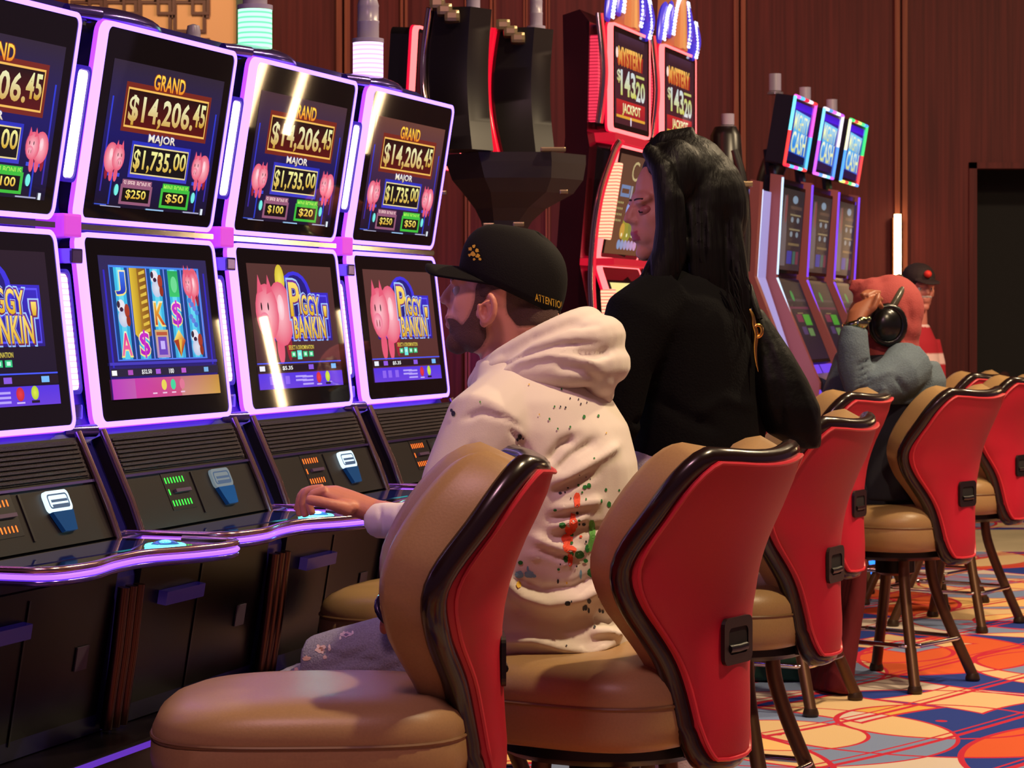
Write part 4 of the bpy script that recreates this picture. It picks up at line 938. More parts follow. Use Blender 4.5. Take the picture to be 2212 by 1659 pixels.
# splatters of paint on the back of the hoodie
bvh = BVHTree.FromPolygons([v.co for v in hd_.vertices], [p.vertices for p in hd_.polygons])
GRN, ORG, INKC, SKY, YEL, LGR = L(30, 120, 50), L(240, 84, 50), L(26, 24, 44), L(120, 170, 200), L(225, 180, 40), L(100, 175, 80)
bl = []
def sp(x, y, r, c, ry=None, jag=.22): bl.append((*blob_poly(x, y, r, ry, jag, 22, len(bl)), c))
def z2(x, y): return 1080+x/3.95, 980+y/3.95
for x, y, r, c, ry in ((805, 38, 9, GRN, 9), (680, 185, 5, INKC, 6), (735, 200, 5, INKC, 5), (772, 215, 6, INKC, 6), (670, 268, 12, GRN, 12), (725, 285, 22, GRN, 20), (760, 272, 20, GRN, 25), (702, 330, 10, GRN, 10), (905, 308, 12, GRN, 17), (1018, 312, 9, GRN, 12), (932, 432, 20, GRN, 28), (868, 405, 9, GRN, 20), (470, 483, 17, GRN, 12), (580, 292, 10, INKC, 7), (515, 335, 16, INKC, 12), (555, 328, 7, INKC, 8), (605, 380, 6, INKC, 10), (735, 388, 8, GRN, 12),
 (660, 385, 32, ORG, 62), (660, 430, 28, ORG, 34), (622, 560, 30, ORG, 62), (598, 640, 52, ORG, 58), (575, 730, 55, ORG, 52), (570, 790, 34, ORG, 50), (600, 820, 58, ORG, 40), (600, 905, 26, ORG, 65), (690, 706, 14, ORG, 12), (630, 600, 40, ORG, 60),
 (660, 508, 13, INKC, 14), (676, 572, 13, GRN, 12), (678, 605, 9, INKC, 12), (716, 605, 18, INKC, 14), (533, 613, 34, GRN, 30), (612, 690, 20, GRN, 18), (612, 760, 14, GRN, 14), (735, 752, 8, INKC, 14),
 (785, 610, 28, LGR, 52), (788, 660, 30, LGR, 70), (795, 740, 38, LGR, 55), (815, 820, 20, LGR, 50), (770, 790, 26, LGR, 50), (745, 810, 20, GRN, 40), (680, 862, 46, GRN, 38), (612, 856, 22, GRN, 20), (562, 898, 22, GRN, 32), (732, 914, 22, GRN, 20), (790, 1015, 50, GRN, 48), (175, 930, 24, GRN, 20), (515, 945, 6, INKC, 9), (500, 988, 14, GRN, 12), (655, 962, 8, INKC, 10),
 (165, 1032, 42, SKY, 36), (250, 1030, 46, SKY, 34), (290, 1045, 24, SKY, 16), (237, 980, 10, SKY, 24), (162, 1115, 24, YEL, 34), (690, 1030, 12, SKY, 45), (880, 770, 10, SKY, 40), (570, 1105, 7, YEL, 12), (495, 1090, 10, INKC, 22),
 (578, 1278, 28, INKC, 25), (762, 1260, 20, INKC, 24), (732, 1315, 16, INKC, 28), (758, 1340, 10, INKC, 26), (714, 1322, 9, INKC, 22), (848, 1215, 14, INKC, 22), (875, 1222, 8, INKC, 30), (888, 1150, 12, INKC, 24), (905, 1170, 9, INKC, 22), (852, 1342, 12, INKC, 18), (878, 1350, 12, INKC, 15), (872, 1278, 6, GRN, 14), (938, 1232, 6, YEL, 14), (808, 1475, 12, INKC, 14), (568, 1636, 8, INKC, 8), (610, 1262, 7, INKC, 12)):
    a_, b_ = z2(x, y); sp(a_, b_, r/3.95, c, ry/3.95)
for x, y, r, c in ((1213, 840, 2, GRN), (1262, 900, 3.5, GRN), (1293, 898, 2.6, GRN), (1198, 878, 2, GRN), (1211, 878, 1.8, INKC), (1222, 880, 2, INKC), (1187, 905, 2.4, GRN), (1205, 926, 2, GRN), (1232, 922, 2.2, GRN), (1232, 860, 1.6, INKC), (1250, 862, 1.6, INKC), (1255, 872, 1.8, INKC), (1268, 869, 1.4, INKC), (1165, 895, 1.4, YEL), (979, 893, 5, INKC), (975, 886, 3, INKC), (1123, 944, 5, INKC), (1118, 950, 3, INKC), (1130, 948, 2, INKC), (1037, 868, 2, LGR), (1143, 830, 1.5, YEL), (1310, 935, 1.5, YEL)): sp(x, y, r, c, r*1.35)
paint(bvh, 'paint_splatter', bl, mat('paint', (.5, .5, .5), .7, attr='Col'), hoodie, .0013, 'stuff')
# jeans
JEAN = mat('jeans_washed', L(140, 140, 154), .85, bump=.3, bscale=260, vary=.18)
mb = MB()
kl, kr = P(672, 1440, 4.98), P(705, 1425, 5.28)
mb.loft([(P(1150, 1470, 4.96), FM*.14, SM*.19), (P(1160, 1435, 4.96), FM*.155, SM*.20), (P(1168, 1400, 4.96), FM*.155, SM*.20)], 30)
for hip, kn, an, dd in ((P(1100, 1412, 4.84), kl, P(760, 1900, 5.02), 0), (P(1100, 1418, 5.08), kr, P(790, 1880, 5.3), 0)):
    md_ = hip.lerp(kn, .5)+UZ*.012
    mb.tube([hip, md_, kn.lerp(hip, .12), kn], [.098, .090, .072, .062], 16)
    mb.tube([kn, kn.lerp(an, .35)+Vector((-.01, 0, 0)), kn.lerp(an, .9)], [.066, .062, .055], 14)
jm = organic(mb, .008, 6, .5)
fold(jm, [([(700, 1440), (760, 1425), (820, 1430)], 8, -.007), ([(660, 1465), (740, 1455), (830, 1475)], 8, .006), ([(690, 1408), (740, 1420), (800, 1400)], 7, -.006), ([(640, 1470), (700, 1480), (760, 1490)], 6, -.006), ([(780, 1470), (860, 1440), (930, 1410)], 5, -.004), ([(850, 1360), (880, 1400), (900, 1440)], 12, -.006)])
jeans = link('jeans', jm, JEAN, man, True)
jb = BVHTree.FromPolygons([v.co for v in jm.vertices], [p.vertices for p in jm.polygons])
bl = []
for x, y, r, ry, c in ((693, 1402, 16, 12, L(226, 200, 190)), (694, 1402, 8, 6, L(170, 120, 95)), (747, 1370, 15, 8, L(214, 196, 200)), (748, 1371, 6, 4, L(120, 110, 140)), (702, 1420, 6, 5, L(200, 170, 160)), (712, 1400, 4, 9, L(235, 215, 205)), (662, 1422, 12, 7, L(225, 185, 165)), (640, 1450, 7, 12, L(225, 185, 165)), (735, 1378, 3, 6, L(230, 220, 215)), (762, 1366, 3, 5, L(230, 220, 215))): bl.append((*blob_poly(x, y, r, ry, .5, 16, 3), c))
paint(jb, 'ripped_patch', bl, mat('paint'), jeans, .0010, 'stuff')
for kn, an in ((kl, P(760, 1900, 5.02)), (kr, P(790, 1880, 5.3))):
    t_ = kn.lerp(an, 1.0); t_.z = .17; mb = MB()
    mb.ell(t_+FM*.06, (.15, .048, .045), Matrix((FM, SM, UZ)).transposed()); mb.ell(t_-FM*.03+UZ*.03, (.06, .045, .06), Matrix((FM, SM, UZ)).transposed()); mb.box(t_+Vector((-.2, -.045, -.055)), t_+Vector((.1, .045, -.035)))
    sm_ = organic(mb, .009, 4); link('shoe', sm_, mat('shoe_white', L(190, 185, 185), .6), man, True)
# right hand on the button
sk2 = mat('hand_skin', L(196, 124, 100), .5, bump=.08, bscale=160)
mb = MB()
mb.loft([(P(850, 1112, 5.38), Vector((0, 0, .027)), SM*.032), (P(812, 1106, 5.42), Vector((.004, 0, .027)), SM*.031), (P(785, 1096, 5.43), Vector((.006, 0, .026)), SM*.034), (P(750, 1083, 5.44), Vector((.008, 0, .025)), SM*.040), (P(718, 1066, 5.45), Vector((.006, 0, .018)), SM*.043), (P(696, 1062, 5.46), Vector((.003, 0, .013)), SM*.040)], 20)
mb.ell(P(745, 1095, 5.40), (.030, .022, .018))
fing = [((706, 1060), (676, 1068), (668, 1090), (676, 1112), 5.420), ((698, 1056), (664, 1062), (655, 1090), (661, 1117), 5.444), ((692, 1056), (656, 1064), (646, 1090), (648, 1116), 5.468), ((690, 1062), (660, 1072), (647, 1088), (640, 1104), 5.492)]
for a_, b_, c_, d_, dd in fing:
    mb.tube(smooth3([P(*a_, dd), P(*b_, dd+.003), P(*c_, dd+.004), P(*d_, dd+.004)], 3), [.0115, .0112, .011, .0105, .0102, .010, .0098, .0092, .0088, .0078], 10)
mb.tube(smooth3([P(752, 1100, 5.395), P(722, 1091, 5.375), P(692, 1084, 5.372), P(662, 1079, 5.376)], 3), [.018, .016, .0145, .013, .0125, .012, .0125, .0122, .0115, .009], 12)
hmesh = organic(mb, .0028, 4, .5); link('right_hand', hmesh, sk2, man, True)
bpy.data.objects['right_hand'].name = 'hand'
mb = MB()
mb.loft([(P(865, 1304, 4.785), UZ*.026, SM*.03), (P(845, 1318, 4.81), UZ*.024, SM*.031), (P(838, 1334, 4.84), UZ*.018, SM*.04), (P(836, 1350, 4.87), UZ*.013, SM*.04)], 18)
for q_ in range(4): mb.tube(smooth3([P(838+q_*4, 1350, 4.85+.022*q_), P(836+q_*4, 1362, 4.89+.022*q_), P(840+q_*4, 1374, 4.92+.022*q_)], 3), [.0105, .010, .010, .0098, .009, .0088, .008], 10)
mb.tube(smooth3([P(838, 1330, 4.80), P(832, 1350, 4.80), P(830, 1362, 4.82)], 3), [.015, .013, .012, .0115, .011, .010, .009], 10)
hl = link('hand', organic(mb, .003, 4), sk2, man, True)
mb = MB(); c0 = P(846, 1317, 4.808); ax_ = (P(845, 1320, 4.81)-P(865, 1302, 4.785)).normalized(); sd_ = ax_.cross(UZ).normalized(); uu = sd_.cross(ax_)
mb.tube([c0+(sd_*math.cos(q)+uu*math.sin(q))*.033 for q in [2*math.pi*k_/20 for k_ in range(20)]], .006, 8, closed=True); w1 = mb.build('wristwatch', mat('watch_strap', L(40, 30, 60), .25, .5), man, True)
mb = MB(); mb.ell(c0+uu*.034-sd_*.0, (.016, .016, .006)); mb.build('watch_case', mat('rose_chrome'), w1, True)
adopt(man)
# ---- the woman in black, standing
FW_ = Vector((-.97, .24, 0)).normalized(); SW_ = Vector((FW_.y, -FW_.x, 0)); SW_ = SW_ if SW_.y > 0 else -SW_
wom = person('woman with long black hair in a black top, standing and looking down past the man', (.40, 5.56, 0))
wC = P(1455, 449, 5.55); wt = math.radians(-7)
Fh = (Vector((-.965, -.26, 0)).normalized()*math.cos(wt)+UZ*math.sin(wt)).normalized(); Sh = Vector((-Fh.y, Fh.x, 0)).normalized(); Sh = -Sh if Sh.y > 0 else Sh
Uh = Sh.cross(Fh); Uh = Uh if Uh.z > 0 else -Uh
mb = MB(); M_, Hw = head_parts(mb, wC, Fh, Uh, Sh, .98, True)
mb.loft([(P(1480, 640, 5.56), FW_*.07, SW_*.08), (P(1478, 580, 5.56), FW_*.052, SW_*.055), (P(1468, 520, 5.555), FW_*.05, SW_*.052), (P(1465, 470, 5.55), FW_*.05, SW_*.05)])
wm = organic(mb, .0042, 5)
def wcol(p, n):
    f, u, s = to_head(p, wC, Fh, Uh, Sh, .98)
    if abs(u+.054) < .0115 and f > .086 and abs(s) < .022: return L(176, 74, 92)
    return L(206, 140, 122)
vcol(wm, wcol); link('head_and_neck', wm, SKIN(), wom, True)
wbv = BVHTree.FromPolygons([v.co for v in wm.vertices], [p.vertices for p in wm.polygons])
for sd_ in (1, -1):
    mb = MB(); mb.ell(Hw(.076, .002, .031*sd_), (.0165, .0155, .0125), Matrix((Fh, Sh, Uh)).transposed()); lm_ = mb.mesh(); lbv = BVHTree.FromPolygons([v.co for v in lm_.vertices], [p.vertices for p in lm_.polygons]); link('eyelid', lm_, mat('lid_skin', L(176, 104, 100), .4), wom, True)
    mb = MB(); mb.tube(smooth3(snap(wbv, [Hw(.105, .031, .012*sd_), Hw(.105, .036, .028*sd_), Hw(.088, .029, .047*sd_)], .0006)), .0019, 8); mb.build('eyebrow', mat('brow_dark', L(30, 18, 18), .7), wom, True)
    mb = MB(); mb.tube(smooth3(snap(lbv, [Hw(.105, .001, .019*sd_), Hw(.105, -.007, .030*sd_), Hw(.095, -.003, .043*sd_)], .0008)), .0016, 6); mb.build('eyelash', mat('brow_dark'), wom, True)
HAIR = mat('black_hair', L(8, 6, 7), .5, bump=.3, bscale=9, spec=.18, stretch=(14, 14, .9))
mb = MB()
hr = lambda px, py, d, rf, rs: (P(px, py, d), FW_*rf, SW_*rs)
mb.ell(P(1484, 398, 5.56), (.108, .106, .116), Matrix((Fh, Sh, Uh)).transposed())
mb.ell(P(1512, 445, 5.56), (.112, .108, .140), Matrix((Fh, Sh, Uh)).transposed())
mb.loft([hr(1500, 400, 5.56, .09, .10), hr(1510, 470, 5.56, .088, .115), hr(1515, 540, 5.56, .092, .125), hr(1520, 600, 5.57, .098, .13), hr(1525, 660, 5.58, .09, .13), hr(1530, 720, 5.60, .06, .11)], 28)
# curtain of hair beside the face, near side
mb.tube([P(1398, 322, 5.47), P(1432, 365, 5.43), P(1446, 430, 5.42), P(1450, 490, 5.42), P(1446, 550, 5.42), P(1420, 610, 5.42), P(1385, 660, 5.42), P(1345, 700, 5.42), P(1310, 740, 5.42)], [.016, .028, .034, .036, .040, .042, .038, .030, .010], 12)
mb.tube([P(1398, 330, 5.56), P(1430, 306, 5.55), P(1500, 305, 5.55)], [.016, .025, .035], 10)
mb.tube([P(1540, 390, 5.54), P(1562, 470, 5.51), P(1576, 550, 5.50), P(1590, 620, 5.49), P(1604, 680, 5.49), P(1616, 740, 5.49)], [.02, .038, .038, .032, .022, .006], 12)
mb.ell(P(1462, 372, 5.47), (.055, .05, .075)); mb.ell(P(1430, 345, 5.50), (.035, .05, .04))
hm3 = organic(mb, .0055, 5)
rnd = random.Random(3)
fl = []
for i in range(26):
    x = 1385+rnd.random()*210; y = 400+rnd.random()*60; pts = [(x, y)]
    for j in range(6): pts.append((pts[-1][0]+rnd.uniform(-3, 9), pts[-1][1]+55)) 
    fl.append((pts, 5, rnd.choice((-.004, .004, -.005))))

fold(hm3, fl); hair = link('hair', hm3, HAIR, wom, True)
for i in range(16):
    x = rnd.choice([1385+rnd.random()*30, 1570+rnd.random()*45]); y = 560+rnd.random()*80; s_ = -1 if x < 1500 else 1
    mb = MB(); q0 = P(x, y, 5.42); pts = [q0]
    for j in range(1, 6): pts.append(q0+Vector((s_*.006*j+.004*math.sin(j*1.7+i), 0, -.022*j)))
    mb.tube(pts, [.0022, .002, .0018, .0014, .001, .0005], 5); mb.build('hair_strand', HAIR, hair, True, 'stuff')
TOPM = mat('black_knit', L(6, 5, 7), .95, bump=.2, bscale=200, spec=.15)
mb = MB(); td = 5.57
mb.loft([(P(1500, 985, td), FW_*.155, SW_*.20), (P(1496, 930, td), FW_*.158, SW_*.20), (P(1492, 850, td), FW_*.155, SW_*.20), (P(1490, 770, td), FW_*.155, SW_*.205), (P(1485, 700, td), FW_*.15, SW_*.21), (P(1482, 650, td), FW_*.13, SW_*.20), (P(1482, 610, td), FW_*.10, SW_*.16), (P(1482, 575, td), FW_*.07, SW_*.09)], 32)
mb.tube([P(1445, 640, 5.44), P(1382, 690, 5.39), P(1345, 790, 5.37), P(1338, 900, 5.37)], [.075, .084, .068, .05], 14)
mb.tube([P(1345, 900, 5.37), P(1320, 950, 5.38), P(1290, 985, 5.42)], [.05, .045, .038], 12)
mb.tube([P(1500, 640, 5.72), P(1480, 740, 5.78), P(1460, 860, 5.78), P(1400, 940, 5.74)], [.075, .07, .058, .042], 14)
mb.tube([P(1560, 640, 5.56), P(1600, 740, 5.56), P(1622, 860, 5.56), P(1620, 950, 5.56)], [.05, .05, .045, .035], 12)
tm = organic(mb, .008, 6); fold(tm, [([(1500, 900), (1560, 860), (1630, 880)], 14, .006), ([(1420, 860), (1480, 900), (1560, 930)], 14, -.006)]); link('top', tm, TOPM, wom, True)
mb = MB()
mb.loft([(P(1470, 1075, td), FW_*.135, SW_*.19), (P(1468, 1020, td), FW_*.14, SW_*.19), (P(1478, 960, td), FW_*.135, SW_*.18)], 28)
for sy, px_ in ((-.09, 1455), (.10, 1490)):
    h = P(1468, 1050, td+sy); k2 = P(px_-12, 1320, td+sy*1.1); a2 = P(px_+30, 1700, td+sy*1.1); a2.z = max(.08, a2.z); mb.tube([h, h.lerp(k2, .5), k2, k2.lerp(a2, .5), Vector((a2.x, a2.y, .09))], [.10, .09, .072, .066, .055], 16)
pm = organic(mb, .009, 6); link('trousers', pm, mat('white_jeans', L(206, 192, 204), .85, bump=.2, bscale=250), wom, True)
for sy, px_ in ((-.09, 1455), (.10, 1490)):
    a2 = P(px_+30, 1700, td+sy*1.1); mb = MB(); mb.ell((a2.x-.04, a2.y, .045), (.13, .045, .04)); mb.box((a2.x-.15, a2.y-.04, 0), (a2.x+.07, a2.y+.04, .03), .01)
    link('shoe', organic(mb, .009, 3), mat('shoe_black', L(20, 18, 20), .4), wom, True)
mb = MB(); mb.ell(P(1275, 1000, 5.44), (.05, .03, .02)); mb.tube([P(1300, 985, 5.42), P(1275, 995, 5.44)], .022, 10)
for q_ in range(4): mb.tube([P(1265, 996, 5.42+.02*q_), P(1245, 1004, 5.42+.02*q_), P(1236, 1016, 5.42+.02*q_)], [.009, .0085, .007], 8)
mb.tube([P(1285, 1000, 5.40), P(1268, 1012, 5.39), P(1256, 1018, 5.39)], [.012, .010, .008], 8)
link('hand', organic(mb, .004, 3), mat('ear_skin'), wom, True)
adopt(wom)
# ---- her black bag with a gold clasp
bag = empty('handbag', P(1690, HY, 5.60)); bag.location.z = .9
tag(bag, 'slouchy black handbag with a thin gold hook clasp, hanging behind the woman', 'handbag')
mb = MB(); bd = 5.55
mb.loft([(P(1745, 968, bd), Vector((.030, 0, 0)), Vector((0, .05, 0))), (P(1715, 935, bd), Vector((.062, 0, 0)), Vector((0, .075, .0))), (P(1698, 880, bd), Vector((.078, 0, 0)), Vector((0, .085, 0))), (P(1678, 820, bd), Vector((.070, 0, 0)), Vector((0, .08, 0))), (P(1662, 760, bd), Vector((.050, 0, 0)), Vector((0, .065, 0))), (P(1645, 700, bd), Vector((.026, 0, 0)), Vector((0, .04, 0))), (P(1634, 665, bd), Vector((.012, 0, 0)), Vector((0, .02, 0)))], 24)
gm = organic(mb, .007, 6); fold(gm, [([(1650, 720), (1680, 820), (1690, 930)], 12, -.006), ([(1700, 760), (1740, 860), (1765, 940)], 10, .004)]); link('bag_body', gm, mat('black_leather', L(6, 5, 6), .5, spec=.15, bump=.15, bscale=60), bag, True)
mb = MB(); mb.tube([P(1640, 690, 5.48), P(1618, 620, 5.50), P(1590, 590, 5.56)], .009, 8); mb.build('strap', mat('black_leather'), bag, True)
GOLD = mat('gold_metal', L(232, 182, 90), .25, 1, emit=None)
mb = MB(); mb.tube(smooth3([P(1619, 668, 5.452), P(1626, 684, 5.45), P(1628, 702, 5.45), P(1633, 722, 5.45), P(1631, 750, 5.45), P(1633, 780, 5.45), P(1638, 803, 5.45)]), [.001+.0052*math.sin(math.pi*min(1, .12+k_/34)) for k_ in range(31)], 8)
mb.tube([P(1637+9*math.cos(q), 715+13*math.sin(q), 5.448) for q in [math.radians(a) for a in range(-150, 130, 20)]], .0042, 8); mb.build('gold_clasp', GOLD, bag, True)
adopt(bag)
# ---- person in the denim jacket with hands on the hood
den = person('person in a denim jacket, rust-red hood and black headphones, hand at the head', P(1930, HY, 8.75)); den.location.z = 0
dd = 8.72; FX = Vector((-.93, .36, 0)).normalized(); SX = Vector((.36, .93, 0)).normalized()
HDR = mat('rust_red_hood', L(156, 62, 62), .85, bump=.2, bscale=200); JK = mat('denim_grey_blue', L(84, 98, 112), .85, bump=.3, bscale=180, vary=.15); DK = mat('dark_jeans', L(24, 24, 40), .85, bump=.2, bscale=150)
mb = MB()
mb.ell(P(1925, 668, dd), (.118, .12, .125)); mb.ell(P(1888, 650, dd), (.075, .105, .085)); mb.ell(P(1945, 705, dd), (.075, .11, .09)); mb.loft([(P(1922, 800, dd), FX*.11, SX*.13), (P(1920, 730, dd), FX*.105, SX*.115), (P(1925, 690, dd), FX*.09, SX*.10)])
mb.tube([P(1838, 628, dd), P(1842, 610, dd), P(1862, 606, dd)], .012, 8)
hdm = organic(mb, .009, 5); fold(hdm, [([(1845, 640), (1870, 612), (1920, 600)], 6, -.008), ([(1960, 640), (1970, 700), (1950, 750)], 8, -.008), ([(1900, 750), (1935, 790), (1965, 790)], 8, -.01)])
link('hood', hdm, HDR, den, True)
mb = MB(); c0 = P(1872, 690, dd-.0); mb.ell(c0, (.07, .07, .09)); mb.ell(c0+Vector((-.06, 0, -.02)), (.02, .02, .02)); mb.ell(c0+Vector((-.04, 0, -.08)), (.03, .04, .03)); link('head_and_neck', organic(mb, .008, 3), mat('deep_skin', L(110, 62, 48), .5), den, True)
mb = MB(); mb.tube([P(1918, 702, dd-.13)+Vector((.056*math.cos(q), -.0, .064*math.sin(q))) for q in [2*math.pi*k_/20 for k_ in range(20)]], .014, 8, closed=True)
mb.ell(P(1916, 702, dd-.135), (.052, .03, .060)); hp = mb.build('headphones', mat('headphone_black', L(14, 13, 14), .25), den, True)
mb = MB(); mb.tube(smooth3([P(1922, 672, dd-.13), P(1938, 645, dd-.12), P(1948, 622, dd-.07), P(1944, 600, dd+.02), P(1935, 604, dd+.10)]), .013, 10); mb.build('headband', mat('headphone_grey', L(70, 66, 56), .3), hp, True)
mb = MB()
mb.loft([(P(1925, 1075, dd), FX*.16, SX*.20), (P(1930, 1000, dd), FX*.15, SX*.19), (P(1935, 920, dd), FX*.135, SX*.185), (P(1938, 850, dd), FX*.14, SX*.20), (P(1935, 800, dd), FX*.14, SX*.20), (P(1930, 765, dd), FX*.11, SX*.14)], 28)
link('shirt', organic(mb, .009, 5), mat('dark_shirt', L(26, 25, 40), .9), den, True)
mb = MB()
mb.tube([P(1962, 790, dd-.12), P(1940, 812, dd-.2), P(1900, 830, dd-.24), P(1862, 836, dd-.25)], [.095, .085, .072, .060], 14)
mb.tube([P(1862, 838, dd-.25), P(1845, 790, dd-.25), P(1842, 745, dd-.25), P(1846, 708, dd-.24)], [.062, .060, .056, .046], 14)
mb.loft([(P(1945, 870, dd), FX*.15, SX*.21), (P(1945, 820, dd), FX*.16, SX*.225), (P(1940, 780, dd), FX*.14, SX*.20)], 24)
mb.tube([P(1880, 770, dd+.2), P(1830, 790, dd+.2), P(1815, 830, dd+.18), P(1800, 870, dd+.1)], [.07, .065, .055, .05], 12)
jm2 = organic(mb, .009, 5)
fold(jm2, [([(1850, 790+i*14), (1880, 778+i*13)], 4, -.012) for i in range(5)]+[([(1905, 835), (1920, 860)], 5, .01), ([(1935, 815), (1960, 850)], 5, -.012), ([(1880, 820), (1930, 800)], 7, .008)])
link('denim_jacket', jm2, JK, den, True)
hk = mat('brown_skin', L(150, 88, 62), .45)
mb = MB(); wr = P(1850, 700, dd-.235)
mb.loft([(P(1846, 712, dd-.235), Vector((.034, 0, .005)), Vector((0, .03, 0))), (P(1852, 690, dd-.235), Vector((.036, 0, .01)), Vector((0, .028, 0))), (P(1862, 665, dd-.225), Vector((.046, 0, .012)), Vector((0, .022, 0))), (P(1874, 645, dd-.215), Vector((.046, 0, .018)), Vector((0, .018, 0)))], 18)
for k_, (a, b, c) in enumerate((((1862, 640), (1872, 632), (1886, 630)), ((1872, 640), (1888, 632), (1900, 632)), ((1882, 646), (1896, 642), (1904, 648)), ((1886, 656), (1898, 656), (1905, 664)))):
    mb.tube([P(*a, dd-.215), P(*b, dd-.20), P(*c, dd-.165)], [.0125, .0115, .009], 8)
mb.tube([P(1872, 676, dd-.235), P(1888, 664, dd-.245), P(1896, 646, dd-.24), P(1898, 634, dd-.23)], [.013, .012, .0115, .008], 8)
link('hand', organic(mb, .0042, 3), hk, den, True)
mb = MB(); c0 = P(1851, 697, dd-.235); mb.tube([c0+Vector((.043*math.cos(q), .037*math.sin(q), .012*math.cos(q))) for q in [2*math.pi*k_/20 for k_ in range(20)]], .008, 8, closed=True, sy=1.4)
mb.ell(c0+Vector((.012, -.040, 0)), (.021, .008, .021)); mb.build('wristwatch', mat('watch_green_gold', L(170, 180, 130), .15, 1), den, True)
mb = MB()
for sy in (-.10, .10):
    hip = P(1925, 1068, dd+sy); kn = hip+FX*.43+Vector((0, 0, .0)); an = kn+Vector((.05, 0, -.42)); mb.tube([hip, hip.lerp(kn, .5), kn, kn.lerp(an, .5), an], [.095, .085, .066, .058, .048], 14)
mb.ell(P(1925, 1068, dd), (.15, .17, .10)); link('trousers', organic(mb, .009, 5), DK, den, True)
for sy in (-.10, .10):
    an = P(1925, 1068, dd+sy)+FX*.43+Vector((.05, 0, -.42)); mb = MB(); mb.ell(an+FX*.06+Vector((0, 0, -.04)), (.13, .05, .045), Matrix((FX, SX, UZ)).transposed()); link('shoe', organic(mb, .009, 3), mat('shoe_black'), den, True)
adopt(den)
# ---- man in the red striped shirt near the wall
old = person('man in a dark cap and red shirt with white stripes by the wall lamp', P(1985, HY, 13.9)); old.location.z = 0
od = 13.9; FO = Vector((.35, -.93, 0)).normalized(); SO = Vector((.93, .35, 0)).normalized()
oC = P(1984, 622, od); Fh = Vector((.30, -.95, -.12)).normalized(); Sh = Vector((.95, .30, 0)).normalized(); Uh = Sh.cross(Fh); Uh = Uh if Uh.z > 0 else -Uh
mb = MB(); M_, Ho = head_parts(mb, oC, Fh, Uh, Sh, 1.05)
mb.loft([(P(1978, 715, od), FO*.06, SO*.07), (P(1980, 660, od), FO*.055, SO*.058)]); om = organic(mb, .006, 3)
vcol(om, lambda p, n: L(196, 120, 108)); link('head_and_neck', om, SKIN(), old, True)
for s_ in (1, -1):
    eye(Ho, 1.05, Fh, Uh, Sh, old, s_); ear(Ho, 1.1, Fh, Uh, Sh, mat('ear_skin'), old, .0, -.02, s_)
mb = MB(); mb.ell(Ho(-.005, .062), (.108, .09, .078), Matrix((Fh, Sh, Uh)).transposed())
for k_ in range(1): mb.loft([(Ho(.07, .048), Sh*.07, Uh*.010), (Ho(.13, .046), Sh*.068, Uh*.008), (Ho(.165, .038), Sh*.045, Uh*.005)], 20)
cp = link('cap', organic(mb, .006, 3), mat('dark_cap', L(40, 24, 26), .8), old, True)
mb = MB(); mb.ell(Ho(.10, .085, .0), (.022, .03, .022)); mb.build('red_cap_badge', mat('badge_red', L(225, 50, 40), .6, emit=L(225, 50, 40), es=.0), cp, True)
mb = MB(); mb.tube([Ho(.088, -.040, -.03), Ho(.105, -.036, 0), Ho(.088, -.040, .03)], .008, 8); mb.build('moustache', mat('grey_hair', L(170, 150, 150), .8), old, True)
mb = MB()
mb.loft([(P(1972, 950, od), FO*.13, SO*.15), (P(1972, 860, od), FO*.14, SO*.155), (P(1971, 790, od), FO*.14, SO*.155), (P(1972, 740, od), FO*.12, SO*.14), (P(1976, 715, od), FO*.09, SO*.10), (P(1980, 700, od), FO*.06, SO*.07)], 28)
for s_ in (1, -1):
    sh_ = P(1972, 738, od)+SO*.11*s_; mb.tube([sh_, sh_+SO*.04*s_+Vector((0, 0, -.13)), sh_+SO*.05*s_+Vector((0, 0, -.25))], [.06, .055, .05], 12)
sm2 = organic(mb, .01, 4)
vcol(sm2, lambda p, n: L(226, 190, 190) if ((1.28-p.z+.02) % .21) < .06 else L(170, 24, 44)); link('striped_shirt', sm2, mat('striped_cloth', (1, 1, 1), .85, attr='Col'), old, True)
mb = MB()
for s_ in (1, -1):
    sh_ = P(1972, 738, od)+SO*.16*s_; mb.tube([sh_+Vector((0, 0, -.24)), sh_+Vector((0, -.03, -.42)), sh_+Vector((0, -.06, -.5))], [.045, .034, .028], 10)
    hp_ = sh_+Vector((0, -.06, -.52)); mb.ell(hp_+Vector((0, 0, -.03)), (.02, .035, .05))
    for q_ in range(4): mb.tube([hp_+Vector((0, -.03+.02*q_, -.07)), hp_+Vector((0, -.03+.02*q_, -.13))], [.009, .007], 6)
    mb.tube([hp_+Vector((0, -.03, -.02)), hp_+Vector((0, -.055, -.07))], [.011, .008], 6)
link('forearms', organic(mb, .006, 2), mat('ear_skin'), old, True)
mb = MB()
for s_ in (1, -1):
    h = P(1972, 940, od)+SO*.09*s_; mb.tube([h, Vector((h.x, h.y-.02, .5)), Vector((h.x, h.y, .07))], [.10, .075, .06], 12)
mb.loft([(P(1972, 980, od), FO*.12, SO*.15), (P(1972, 930, od), FO*.125, SO*.15)], 20); link('trousers', organic(mb, .011, 3), DK, old, True)
for s_ in (1, -1):
    h = P(1972, 940, od)+SO*.09*s_; mb = MB(); mb.ell(Vector((h.x, h.y, .045))+FO*.06, (.13, .05, .045), Matrix((FO, SO, UZ)).transposed()); link('shoe', organic(mb, .01, 2), mat('shoe_black'), old, True)
adopt(old)
